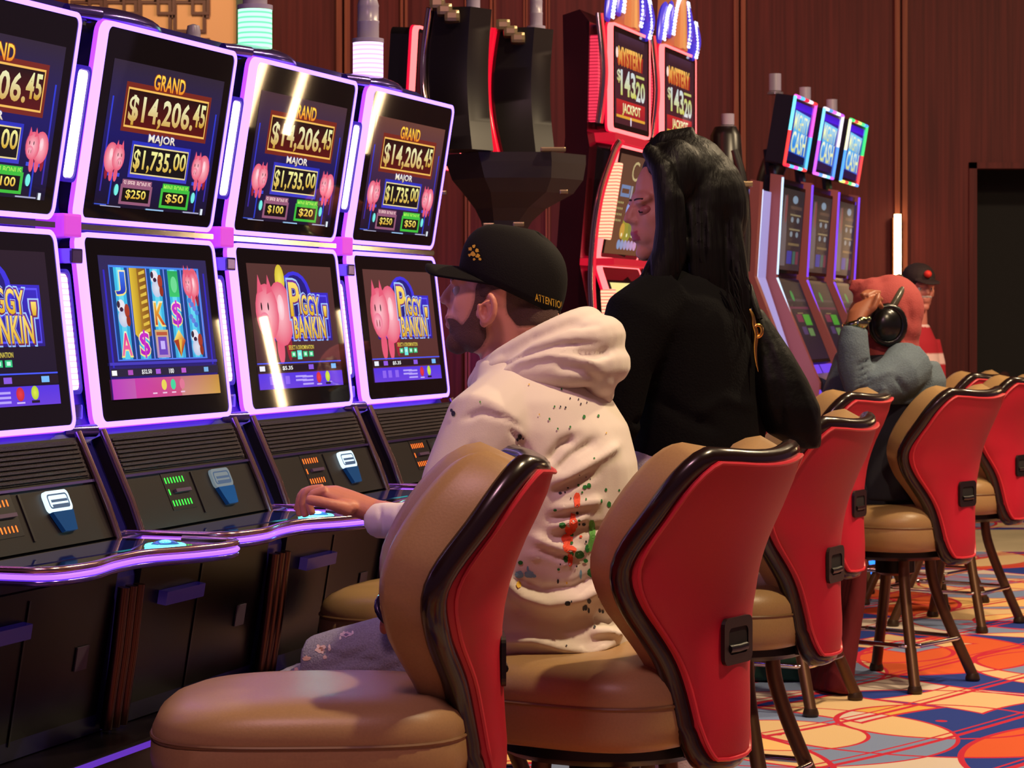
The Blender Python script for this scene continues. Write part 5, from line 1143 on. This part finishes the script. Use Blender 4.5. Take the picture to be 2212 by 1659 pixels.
# ---------------------------------------------------------------- the red-lit machines farther along
def mystery_screen(w, h):
    c = Canvas(w, h); c.rect(0, 0, 1, 1, L(40, 20, 34), L(70, 26, 36)); c.rect(.1, 0, .9, .1, L(60, 36, 60), L(50, 24, 36))
    c.poly([(.04, .19), (.86, .19), (.84, .36), (.08, .34)], [L(190, 60, 30), L(170, 40, 24), L(150, 24, 24), L(180, 40, 20)]); c.oval(.06, .22, .035, .06, L(255, 225, 210))
    c.text('MYSTERY', .10, .14, .84, .36, L(250, 190, 90), L(190, 90, 30), .04)
    c.text('$', .06, .40, .17, .55, L(225, 230, 200), L(190, 180, 80), .02); c.text('143', .17, .39, .62, .68, L(210, 220, 230), L(205, 205, 90), .03); c.text('.', .585, .62, .645, .68, L(210, 205, 90), None, .03); c.text('20', .64, .47, .92, .70, L(200, 205, 90), L(215, 220, 225), .03)
    c.rect(.60, .36, .9, .39, L(60, 30, 40)); c.rect(.64, .40, .9, .43, L(200, 200, 110))
    c.rect(.04, .73, .92, .93, L(190, 34, 34), L(150, 20, 40)); c.rect(.04, .90, .92, .93, L(225, 160, 50)); c.text('JACKPOT', .22, .76, .78, .90, L(250, 245, 200), L(220, 210, 80), .03)
    c.oval(.48, .95, .015, .05, L(255, 240, 255)); return c
def line_screen(w, h):
    c = Canvas(w, h); c.rect(0, 0, 1, 1, L(92, 62, 46), L(110, 70, 46))
    c.text('C', .42, .05, .62, .25, L(190, 170, 120), None, 0); c.frame(.18, .30, .46, .42, .03, L(110, 130, 170)); c.text('L', .48, .30, .66, .43, L(150, 150, 160), None, .01)
    for k in range(5):
        for j in range(4): c.oval(.1+.05*k, .48+.06*j, .015, .012, L(170, 160, 100))
    c.oval(.55, .55, .12, .10, L(140, 150, 210)); c.oval(.55, .72, .16, .16, L(150, 140, 50)); c.oval(.72, .68, .14, .14, L(130, 130, 60)); c.oval(.42, .76, .07, .08, L(200, 150, 60))
    for k in range(6): c.oval(.38+.1*k, .90, .05, .05, L(130+14*k, 150, 190)); 
    for k in range(3): c.oval(.42+.16*k, .80, .02, .02, L(240, 230, 180))
    return c
def fire_screen(w, h):
    c = Canvas(w, h); c.rect(0, 0, 1, .45, L(255, 235, 150), L(255, 220, 120)); c.rect(0, .45, 1, 1, L(255, 190, 110), L(240, 120, 70)); c.oval(.4, .55, .3, .3, L(255, 205, 150), L(250, 170, 100)); return c
rd0 = Vector((.392, 9.70, 0)); RP = .80
def red_machine(i, label):
    root = empty('slot_machine', rd0+RV*(RP*i), ROWZ); tag(root, label, 'slot machine', 'red-lit three-screen machines')
    body = mat('cabinet_red_black', L(40, 6, 14), .2)
    mb = MB(); prof = [(-.20, 0), (.12, 0), (.14, .74), (.10, .9), (.0, 1.0), (-.10, 1.5), (-.06, 1.96), (-.07, 2.02), (-.06, 2.45), (-.1, 2.50), (-.17, 2.48), (-.16, 2.0), (-.20, 1.5)]
    mb.prism(prof, -.10, .68, lambda a, b, h: (h, -a, b)); mb.build('cabinet', body, root)
    framed_screen(root, (.0, 2.03), (.0, 2.46), .58, 'red', mystery_screen, (.07, .08, .08, .08), .016, name='top_display')
    framed_screen(root, (-.055, 1.52), (.03, 1.975), .58, 'red', line_screen, (.09, .07, .07, .06), .016, name='upper_display')
    framed_screen(root, (.10, 1.05), (-.05, 1.50), .58, 'red', fire_screen, (.10, .16, .08, .10), .016, name='lower_display')
    rb = bars_mat('light_bar_red', L(255, 60, 60), L(255, 190, 150), 1.6); rb2 = bars_mat('light_bar_red_dim', L(150, 10, 40), L(255, 60, 90), 1.1)
    for b, t, m in (((-.06, 2.06), (-.06, 2.40), rb2), ((-.02, 1.60), (.03, 1.90), rb), ((.02, 1.10), (.0, 1.40), rb)):
        fn, h, _ = plane(-.085, b, t); mb = MB(); mb.prism(rrect(.05, h, .012), -.02, .03, fn); mb.build('light_bar', m, root)
    rc = mat('chrome_warm', L(225, 200, 190), .12, 1)
    for pts in ([(-.02, 2.05), (.0, 2.25), (-.02, 2.48)], [(-.02, 1.0), (-.045, 1.3), (-.05, 1.5), (-.02, 1.75), (.04, 1.93), (.07, 1.98)]):
        mb = MB(); mb.tube(smooth3([(-.118, -v, z) for v, z in pts]), .011, 10); mb.build('chrome_side_rail', rc, root, True)
        mb = MB(); mb.tube(smooth3([(-.105, -v-.01, z) for v, z in pts]), .008, 8); mb.build('red_side_tube', glow('led_red_tube', L(255, 30, 60), .9), root, True)
    mb = MB(); mb.box((.0, -.02, 1.985), (.56, .12, 2.022), .004); mb.build('lit_joint', glow('led_red_joint', L(230, 20, 50), .75), root); mb = MB(); mb.box((-.10, -.04, 1.495), (.57, .10, 1.522)); mb.build('lit_joint', glow('led_red_joint', L(230, 20, 50), .75), root)
    mb = MB(); mb.prism([(0, .76), (0, .80), (.4, .80), (.42, .78), (.4, .76)], -.02, .62, lambda a, b, h: (h, -a, b)); mb.build('button_deck', mat('deck_black_glass'), root)
    # crown petals with white points of light, and tan fan between
    rnd = random.Random(i)
    for k, (u0, zz, ln) in enumerate(((-.06, 2.46, .16), (.1, 2.50, .17), (.36, 2.47, .2), (.5, 2.44, .16))):
        s_ = (-1, -1, 1, 1)[k]; mb = MB(); a = Vector((u0, 0, zz)); pts = [a, a+Vector((.05*s_, 0, ln*.4)), a+Vector((.03*s_, 0, ln*.8)), a+Vector((-.0, 0, ln*1.05))]
        if k in (0, 1): pts = [a, a+Vector((.03, 0, ln*.4)), a+Vector((.07, 0, ln*.8)), a+Vector((.12, 0, ln*1.05))]
        mb.tube(smooth3(pts), [.012+.022*math.sin(math.pi*(j+2)/19) for j in range(16)], 10, sy=.5); pt = mb.build('crown_petal', mat('petal_blue', L(70, 60, 190), .3, emit=L(60, 50, 220), es=.5), root, True)
        mb = MB(); sp_ = smooth3(pts)
        for j in range(1, 15):
            for e in (-.014, .010): mb.ell(sp_[j]+Vector((e+.004*rnd.random(), -.022, .002*rnd.random())), (.0055, .0055, .007), None, 6, 4)
        mb.build('petal_light', glow('petal_points', L(225, 225, 255), 2), pt, kind='stuff')
    mb = MB(); mb.prism([(.12, 2.46), (.16, 2.72), (.34, 2.74), (.36, 2.46)], -.02, .06, lambda a, b, h: (a, h, b)); fnp = mb.build('crown_fan', mat('fan_tan', L(190, 120, 84), .45), root)
    mb = MB(); mb.prism([(.22, 2.46), (.24, 2.73), (.26, 2.73), (.27, 2.46)], -.035, -.02, lambda a, b, h: (a, h, b)); mb.build('fan_rib', mat('rib_tan', L(220, 170, 120), .4), fnp)
    return root
red_machine(0, 'nearer red-lit slot machine, its lower screen glowing yellow')
red_machine(1, 'red-lit slot machine behind the first, rising over the woman\'s head')
def back_monitor(root, px0, px1, ytop, ybot, d, lean, m1, m2):
    """tall curved slab: the back of a display"""
    x0, x1 = (px0-HX)/F_PX*d, (px1-HX)/F_PX*d; z1, z0 = EYE-(ytop-HY)/F_PX*d, EYE-(ybot-HY)/F_PX*d
    n = 20; mb = MB(); prof = []
    for k in range(n+1):
        t = k/n; prof.append((.05*math.sin(math.pi*t)-.02+lean*t, z0+(z1-z0)*t))
    secs = []
    for off, z in prof: secs.append([(x0-off*.6, d+off), (x0-off*.6+.02, d-.03+off), (x1-.07-off*.3, d-.05+off), (x1-off*.3, d+.03+off), (x1-.02, d+.16+off), (x0+.02, d+.14+off)])
    vs = [Vector((x, y, prof[i][1])) for i, s in enumerate(secs) for x, y in s]; q = 6; fs = []
    for i in range(n):
        for k in range(q): fs.append((i*q+k, i*q+(k+1) % q, (i+1)*q+(k+1) % q, (i+1)*q+k))
    fs.append(tuple(reversed(range(q)))); fs.append(tuple(n*q+k for k in range(q))); mb.add(vs, fs); o = mb.build('display_back', m1, root, True)
    mb = MB(); mb.tube([(x0-off*.6-.004, d-.012+off, z) for off, z in prof], .013, 8); mb.build('chrome_side_rail', m2, root, True)
    return x0, x1, z0, z1
pod = empty('slot_machine', P(1090, HY, 8.3)); pod.location.z = 0
tag(pod, 'dark slot machine cluster seen from behind, above the black cap', 'slot machine')
DKM = mat('pod_dark', L(22, 17, 19), .35); DK2 = mat('pod_grey', L(40, 31, 32), .4); rc = mat('chrome_warm')
a = back_monitor(pod, 932, 1062, 18, 325, 8.2, .02, DKM, rc); b = back_monitor(pod, 1070, 1196, 62, 338, 8.9, .02, DKM, mat('red_tube_rail', L(120, 10, 30), .2, emit=L(255, 20, 50), es=.9))
for (px, py, d) in ((958, 8, 8.15), (1100, 55, 8.85)):
    for k in range(3):
        mb = MB(); c = P(px-12+k*16, py+k*14, d); mb.box(c+Vector((-.028, -.04, -.02)), c+Vector((.024, .08, .02)), .012); mb.build('hinge_cap', mat('hinge_gold', L(150, 130, 100), .25, .7), pod)
for (px, py, d) in ((1022, 40, 8.5), (1158, 75, 9.2)):
    c = P(px, py, d); candle('clear', pod, (c.x, c.y, c.z-.10), (0, 0, 0), 0, .034, .10)
# flared shroud
mb = MB(); d = 8.3
prof = [(955, 1268, 330), (962, 1268, 350), (975, 1262, 385), (1000, 1240, 415), (1025, 1180, 448), (1038, 1150, 475), (1042, 1140, 492)]
secs = []
for l_, r_, y in prof:
    A = P(l_, y, d); B = P(r_, y, d); c = (A+B)/2; w = (B-A).length/2; secs.append((c+Vector((0, .12, 0)), Vector((w, 0, 0)), Vector((0, min(.26, w*.8), 0))))
mb.loft(secs[::-1], 6); mb.build('flared_shroud', DK2, pod)
mb = MB(); c = P(1090, 492, d); mb.lathe([(.16, 0), (.14, .3), (.09, .9), (.07, 1.2), (.08, c.z-.09), (.08, c.z-.03), (.06, c.z)], (c.x, c.y+.12, 0), 20); mb.build('pedestal', DKM, pod, True)
for x_, y_, w_ in ((1055, 486, 24), (1120, 484, 24), (958, 416, 12), (1218, 414, 18), (1195, 322, 54)):
    c = P(x_, y_, d-.17 if y_ > 400 else d-.12); mb = MB(); h_ = w_/2/F_PX*d; mb.box(c+Vector((-h_, 0, -.007)), c+Vector((h_, .05, .007)), .004); mb.build('metal_tab', mat('hinge_gold'), pod)
adopt(pod)
far = empty('slot_machine', (P(900, HY, 8.9).x, 8.9, 0), ROWZ); tag(far, 'red-framed slot machine peeking out left of the dark cluster', 'slot machine')
mb = MB(); mb.tube([(.06, .06, 0), (.06, .06, 2.1)], .025, 12); mb.build('mounting_post', mat('cabinet_red_black'), far, True)
mb = MB(); mb.lathe([(.18, 0), (.18, .02), (.04, .04)], (.06, .06, 0)); mb.build('post_foot', mat('cabinet_red_black'), far, True)
def dots(w, h):
    c = Canvas(w, h); c.rect(0, 0, 1, 1, L(60, 4, 14)); 
    for k in range(26): c.rect(.12, .12+k*.032, .24, .135+k*.032, L(255, 60, 80))
    for k in range(3): c.rect(.3+.14*k, .03, .38+.14*k, .07, L(255, 120, 110))
    c.rect(.25, .12, .45, .98, L(150, 6, 30)); return c
far.location = P(882, HY, 8.9); far.location.z = 0
framed_screen(far, (.0, 1.85), (.03, 2.35), .55, 'red', dots, (.05, .05, .05, .05), .014, name='upper_display')
# ---------------------------------------------------------------- three machines with blue signs
MC = P(1690, HY, 12.9); MC.z = 0; MP = .80
def cash_screen(w, h):
    c = Canvas(w, h); c.rect(0, 0, 1, 1, L(36, 20, 170), L(10, 10, 70)); c.rect(0, 0, 1, .12, L(50, 10, 190), L(70, 20, 230))
    c.poly([(.12, .14), (.9, .18), (.86, .52), (.94, .88), (.08, .84), (.14, .5)], [L(120, 210, 250), L(120, 200, 250), L(60, 140, 230), L(40, 90, 210), L(40, 120, 220), L(90, 190, 240)])
    for off, c1, c2 in ((.05, L(110, 200, 250), L(60, 150, 230)), (.01, L(250, 255, 225), L(225, 225, 120))):
        c.text('MIGHTY', .14, .17, .88, .45, c1, c2, off, .05); c.text('CASH', .14, .48, .88, .84, c1, c2, off, .02)
    c.rect(.1, .88, .9, .97, L(14, 16, 60)); return c
def menu_screen(w, h):
    c = Canvas(w, h); c.rect(0, 0, 1, 1, L(40, 34, 34), L(56, 40, 40)); c.poly([(.12, .08), (.22, .1), (.30, .5), (.34, .95), (.05, .95), (.08, .5)], L(96, 84, 88)); c.oval(.22, .25, .05, .18, L(120, 60, 60)); c.oval(.6, .12, .12, .05, L(120, 140, 160)); c.rect(.42, .2, .92, .24, L(80, 60, 50))
    for k in range(2):
        c.rect(.42, .30+k*.18, .9, .32+k*.18, L(130, 116, 84))
        for j in range(2): c.oval(.52+.26*j, .37+k*.18, .06, .035, L(120, 130, 140))
    c.rect(.42, .66, .92, .69, L(110, 90, 60)); c.rect(.40, .76, .62, .92, L(50, 50, 140)); c.rect(.66, .76, .78, .92, L(60, 90, 80)); c.rect(.8, .76, .92, .92, L(110, 50, 60)); return c
def play_screen(w, h):
    c = Canvas(w, h); c.rect(0, 0, 1, 1, L(26, 24, 28), L(34, 22, 40)); c.rect(.05, .22, .95, .25, L(60, 50, 60)); c.rect(.05, .32, .95, .35, L(90, 30, 60)); c.oval(.42, .18, .06, .07, L(40, 130, 60))
    c.rect(.25, .42, .5, .52, L(110, 30, 60)); c.rect(.55, .42, .85, .56, L(60, 140, 40)); c.rect(.3, .58, .5, .68, L(70, 50, 90)); c.rect(.55, .6, .78, .7, L(90, 120, 70)); c.rect(.35, .40, .6, .41, L(150, 120, 80)); return c
RAIN = [(255, 40, 70), (90, 190, 255), (255, 90, 220), (120, 235, 255), (255, 60, 60), (250, 240, 255)]
RAIN2 = [(250, 110, 240), (90, 150, 255), (255, 240, 255), (130, 220, 255), (200, 90, 255), (255, 255, 255)]
RAIN3 = [(230, 250, 120), (255, 70, 70), (60, 230, 120), (255, 250, 200), (80, 160, 255), (90, 255, 140)]
def cash_machine(i, label, cols):
    root = empty('slot_machine', MC+RV*(MP*i), ROWZ); tag(root, label, 'slot machine', 'machines with blue MIGHTY CASH signs')
    pk = mat('rose_shell', L(150, 84, 92), .35, .2); dk = mat('cabinet_gloss')
    mb = MB(); mb.prism([(-.16, 0), (.30, 0), (.30, .80), (.24, .96), (.10, 1.02), (-.06, 1.5), (-.02, 2.03), (-.10, 2.05), (-.14, 1.5)], .03, .66, lambda a, b, h: (h, -a, b)); mb.build('cabinet', dk, root)
    for u in (0.0, .66) if i == 2 else (0.0,):
        mb = MB(); mb.prism([(.06, 0), (.14, .0), (.20, .95), (-.03, 1.5), (.0, 2.04), (-.06, 2.05), (-.09, 1.5), (.1, .9)], u-.015, u+.03, lambda a, b, h: (h, -a, b)); mb.build('side_shell', pk, root)
        col = L(200, 225, 255) if i == 0 else L(120, 60, 255)
        for (v0, z0), (v1, z1) in (((-.03, 1.52), (.0, 2.03)), ((.16, .98), (-.03, 1.50))):
            mb = MB(); mb.tube([(u, -v0, z0), (u, -v1, z1)], .009, 8); mb.build('side_light', glow('cash_side_%d' % (i == 0), col, 1.5), root)
    fn, h, M = plane(.035, (-.05, 1.53), (-.01, 2.0)); mb = MB(); mb.prism(rrect(.62, h, .01), -.03, .003, fn); u1 = mb.build('upper_display', mat('bezel_glass'), root); menu_screen(.58, h*.92).build('screen_picture', u1, M=M @ Matrix.Translation((.02, h*.04, .0045)), m=MATS['picture_matte'])
    fn, h, M = plane(.035, (.13, 1.05), (-.05, 1.50)); mb = MB(); mb.prism(rrect(.62, h, .01), -.03, .003, fn); u1 = mb.build('lower_display', mat('bezel_matte', (.01, .009, .011), .4, spec=.2), root); play_screen(.58, h*.92).build('screen_picture', u1, M=M @ Matrix.Translation((.02, h*.04, .0045)), m=MATS['picture_matte'])
    fn, h, M = plane(.0, (.25, .80), (.13, 1.04)); mb = MB(); mb.prism([(0, 0), (.66, 0), (.66, h), (0, h)], -.02, .004, fn); mb.build('front_panel', mat('panel_violet', L(90, 70, 170), .3, emit=L(90, 50, 230), es=.9), root)
    mb = MB(); mb.prism([(.3, .02), (.306, .02), (.306, h), (.3, h)], .004, .007, fn); mb.prism([(.08, h*.4), (.2, h*.4), (.2, h*.6), (.08, h*.6)], .004, .009, fn); mb.build('panel_inset', dk, root)
    mb = MB(); mb.box((.38, -.27, .80), (.46, -.255, .825)); mb.build('blue_indicator', glow('ind_blue', L(40, 130, 255), 2), root)
    # the sign
    fn, h, M = plane(.02, (.0, 2.10), (.06, 2.46)); w = .56; mb = MB(); mb.prism(rrect(w, h, .01), -.10, .0, fn); sg = mb.build('sign_box', mat('sign_dark', L(20, 14, 34), .3), root); cash_screen(w-.05, h-.05).build('screen_picture', sg, M=M @ Matrix.Translation((.025, .025, .003)))
    per = [(0, 0), (w, 0), (w, h), (0, h), (0, 0)]; n_ = 0
    for (x0, y0), (x1, y1) in zip(per, per[1:]):
        seg = 5 if abs(x1-x0) > .1 else 4
        for k in range(seg):
            c = cols[(n_*2+k) % len(cols)] if seg == 5 else cols[(n_+k//2) % len(cols)]; a0, a1 = k/seg, (k+1)/seg
            mb = MB(); mb.tube([fn(x0+(x1-x0)*a0, y0+(y1-y0)*a0, .006), fn(x0+(x1-x0)*a1, y0+(y1-y0)*a1, .006)], .009, 6); mb.build('border_light', glow('rain_%d_%d_%d' % c, L(*c), 1.5), sg)
        n_ += 1
    mb = MB(); mb.tube([(.3, .12, 2.0), (.3, .14, 2.2)], .03, 8); mb.build('sign_post', dk, root)
    candle('clear', root, (.10, .06, 2.475), (0, 0, 0), 0, .032, .09, False)
    return root
cash_machine(0, 'nearest of the three slot machines with blue MIGHTY CASH signs', RAIN)
cash_machine(1, 'middle of the three slot machines with blue MIGHTY CASH signs', RAIN2)
cash_machine(2, 'farthest of the three MIGHTY CASH slot machines, sign edged in green', RAIN3)
# outer fin of the bank: second pink shell with the lit trough between
fin = empty('machine_end_panel', MC-RV*.52+NV*.0, ROWZ); tag(fin, 'pink end panel of the MIGHTY CASH row with a pale lit trough', 'end panel')
mb = MB(); mb.prism([(.03, 0), (.12, 0), (.18, .95), (-.03, 1.5), (-.0, 1.98), (-.05, 1.99), (-.09, 1.5), (.08, .9)], -.02, .05, lambda a, b, h: (h, -a, b)); mb.build('outer_shell', mat('rose_shell'), fin)
mb = MB(); mb.prism([(.05, .7), (.12, .9), (-.08, 1.5), (-.05, 1.95), (-.09, 1.94), (-.12, 1.5), (.05, .9)], .05, .48, lambda a, b, h: (h, -a, b)); mb.build('lit_trough', mat('trough_pale', L(150, 150, 210), .4, emit=L(130, 140, 230), es=.5), fin)
for u in (.06, .2):
    mb = MB(); mb.tube([(u, -.12, .95), (u, .07, 1.5), (u, .04, 1.95)], .009, 8); mb.build('trough_light', glow('trough_tube', L(215, 225, 255), 1.6), fin)
# dark rounded machine with a curved arm behind the woman
arm = empty('slot_machine', P(1572, HY, 11.2)); arm.location.z = 0; tag(arm, 'dark slim slot machine back just right of the woman\'s hair', 'slot machine')
mb = MB(); x = 0
mb.loft([((.0, 0, .0), (.09, 0, 0), (0, .1, 0)), ((.0, 0, 1.2), (.08, 0, 0), (0, .1, 0)), ((.0, 0, 1.9), (.075, 0, 0), (0, .1, 0)), ((-.01, 0, 2.12), (.07, 0, 0), (0, .1, 0)), ((-.01, 0, 2.16), (.05, 0, 0), (0, .06, 0))], 20); mb.build('cabinet', DKM, arm, True)
mb = MB(); mb.tube(smooth3([(.02, -.08, 2.05), (.06, -.08, 1.9), (.075, -.08, 1.7), (.07, -.08, 1.5)]), .024, 10); mb.build('curved_arm', DKM, arm, True)
mb = MB(); mb.box((.03, -.15, 1.88), (.10, -.10, 1.905), .005); mb.build('metal_tab', mat('hinge_gold'), arm)
candle('clear', arm, (.0, 0, 2.15), (0, 0, 0), 0, .03, .05, False)
ar2 = empty('sign_bracket', P(1652, HY, 13.5)); ar2.location.z = 0; tag(ar2, 'dark curved bracket rising left of the first MIGHTY CASH sign', 'bracket')
mb = MB(); mb.tube(smooth3([(.0, 0, 0), (-.02, 0, 1.2), (.0, 0, 1.85), (.04, 0, 2.1), (.14, 0, 2.3)]), [.07]*21, 12); mb.build('bracket_arm', DKM, ar2, True)
mb = MB(); mb.lathe([(.16, 0), (.16, .03), (.06, .05)]); mb.build('bracket_foot', DKM, ar2, True)
# ---------------------------------------------------------------- small things on the floor
gb = empty('bag', P(1676, HY, 8.75)); gb.location.z = 0; gb.scale = (.95, .95, .95); tag(gb, 'dark green bag on the carpet among the stool legs', 'bag')
mb = MB(); mb.ell((0, 0, .13), (.17, .11, .13)); mb.ell((.03, 0, .08), (.19, .13, .08)); mb.box((-.16, -.1, 0), (.18, .1, .06), .02); link('bag_body', organic(mb, .012, 5), mat('dark_green_cloth', L(14, 58, 44), .6, bump=.3, bscale=20), gb, True)
mb = MB(); mb.tube(smooth3([(-.08, 0, .2), (-.05, 0, .33), (.05, 0, .33), (.08, 0, .2)]), .010, 8); mb.build('handle', mat('dark_green_cloth'), gb, True)
rg = empty('coat', P(1815, HY, 8.35)); rg.location.z = 0; tag(rg, 'dark red garment hanging down to the carpet beside the stool legs', 'clothing')
mb = MB(); d = 8.38
for k in range(5): mb.tube([P(1862-k*7, 1205, d+.05*k), P(1850-k*8, 1300, d+.05*k), P(1828-k*10, 1400, d+.05*k), P(1810-k*12, 1495, d+.05*k)], [.022, .032, .042, .050], 10)
rgm = organic(mb, .010, 5); link('garment', rgm, mat('dark_red_cloth', L(104, 16, 28), .85), rg, True)
adopt(rg)
ub = empty('machine_base', P(1885, HY, 12.1)); ub.location.z = 0; tag(ub, 'dark machine base with small blue lights behind the stool legs', 'machine base')  # box added to carry the blue lights of a far machine's base
mb = MB(); mb.box((-.12, 0, 0), (.1, .3, .42), .01); mb.build('housing', DKM, ub)
for z in (EYE-(1214-HY)/F_PX*12.1, EYE-(1236-HY)/F_PX*12.1, EYE-(1277-HY)/F_PX*12.1):
    mb = MB(); mb.box((-.04, -.008, z-.012), (.05, .0, z+.012)); mb.build('blue_light', glow('ind_blue'  , L(40, 60, 255), 2), ub)

# warm tube lamps standing to the right of the picture; the violet machines mirror them
for x, y, wh in ((3.35, 10.28, 'nearest'), (3.42, 10.66, 'middle'), (3.48, 11.34, 'farthest')):
    tl = empty('tube_lamp', (x, y, 0)); tag(tl, wh+' of three tall warm tube lamps, only mirrored in the violet machines\' screens', 'lamp', 'tube lamps mirrored in the screens')
    mb = MB(); mb.tube([(0, 0, 1.42), (0, 0, 1.88)], .02, 14); mb.build('glass_tube', glow('tube_light', (1, .66, .34), 26), tl, True)
    mb = MB(); mb.lathe([(.14, 0), (.14, .02), (.03, .04), (.016, .06), (.016, 1.38), (.026, 1.40), (.026, 1.42)]); mb.build('stand', mat('bronze'), tl, True)
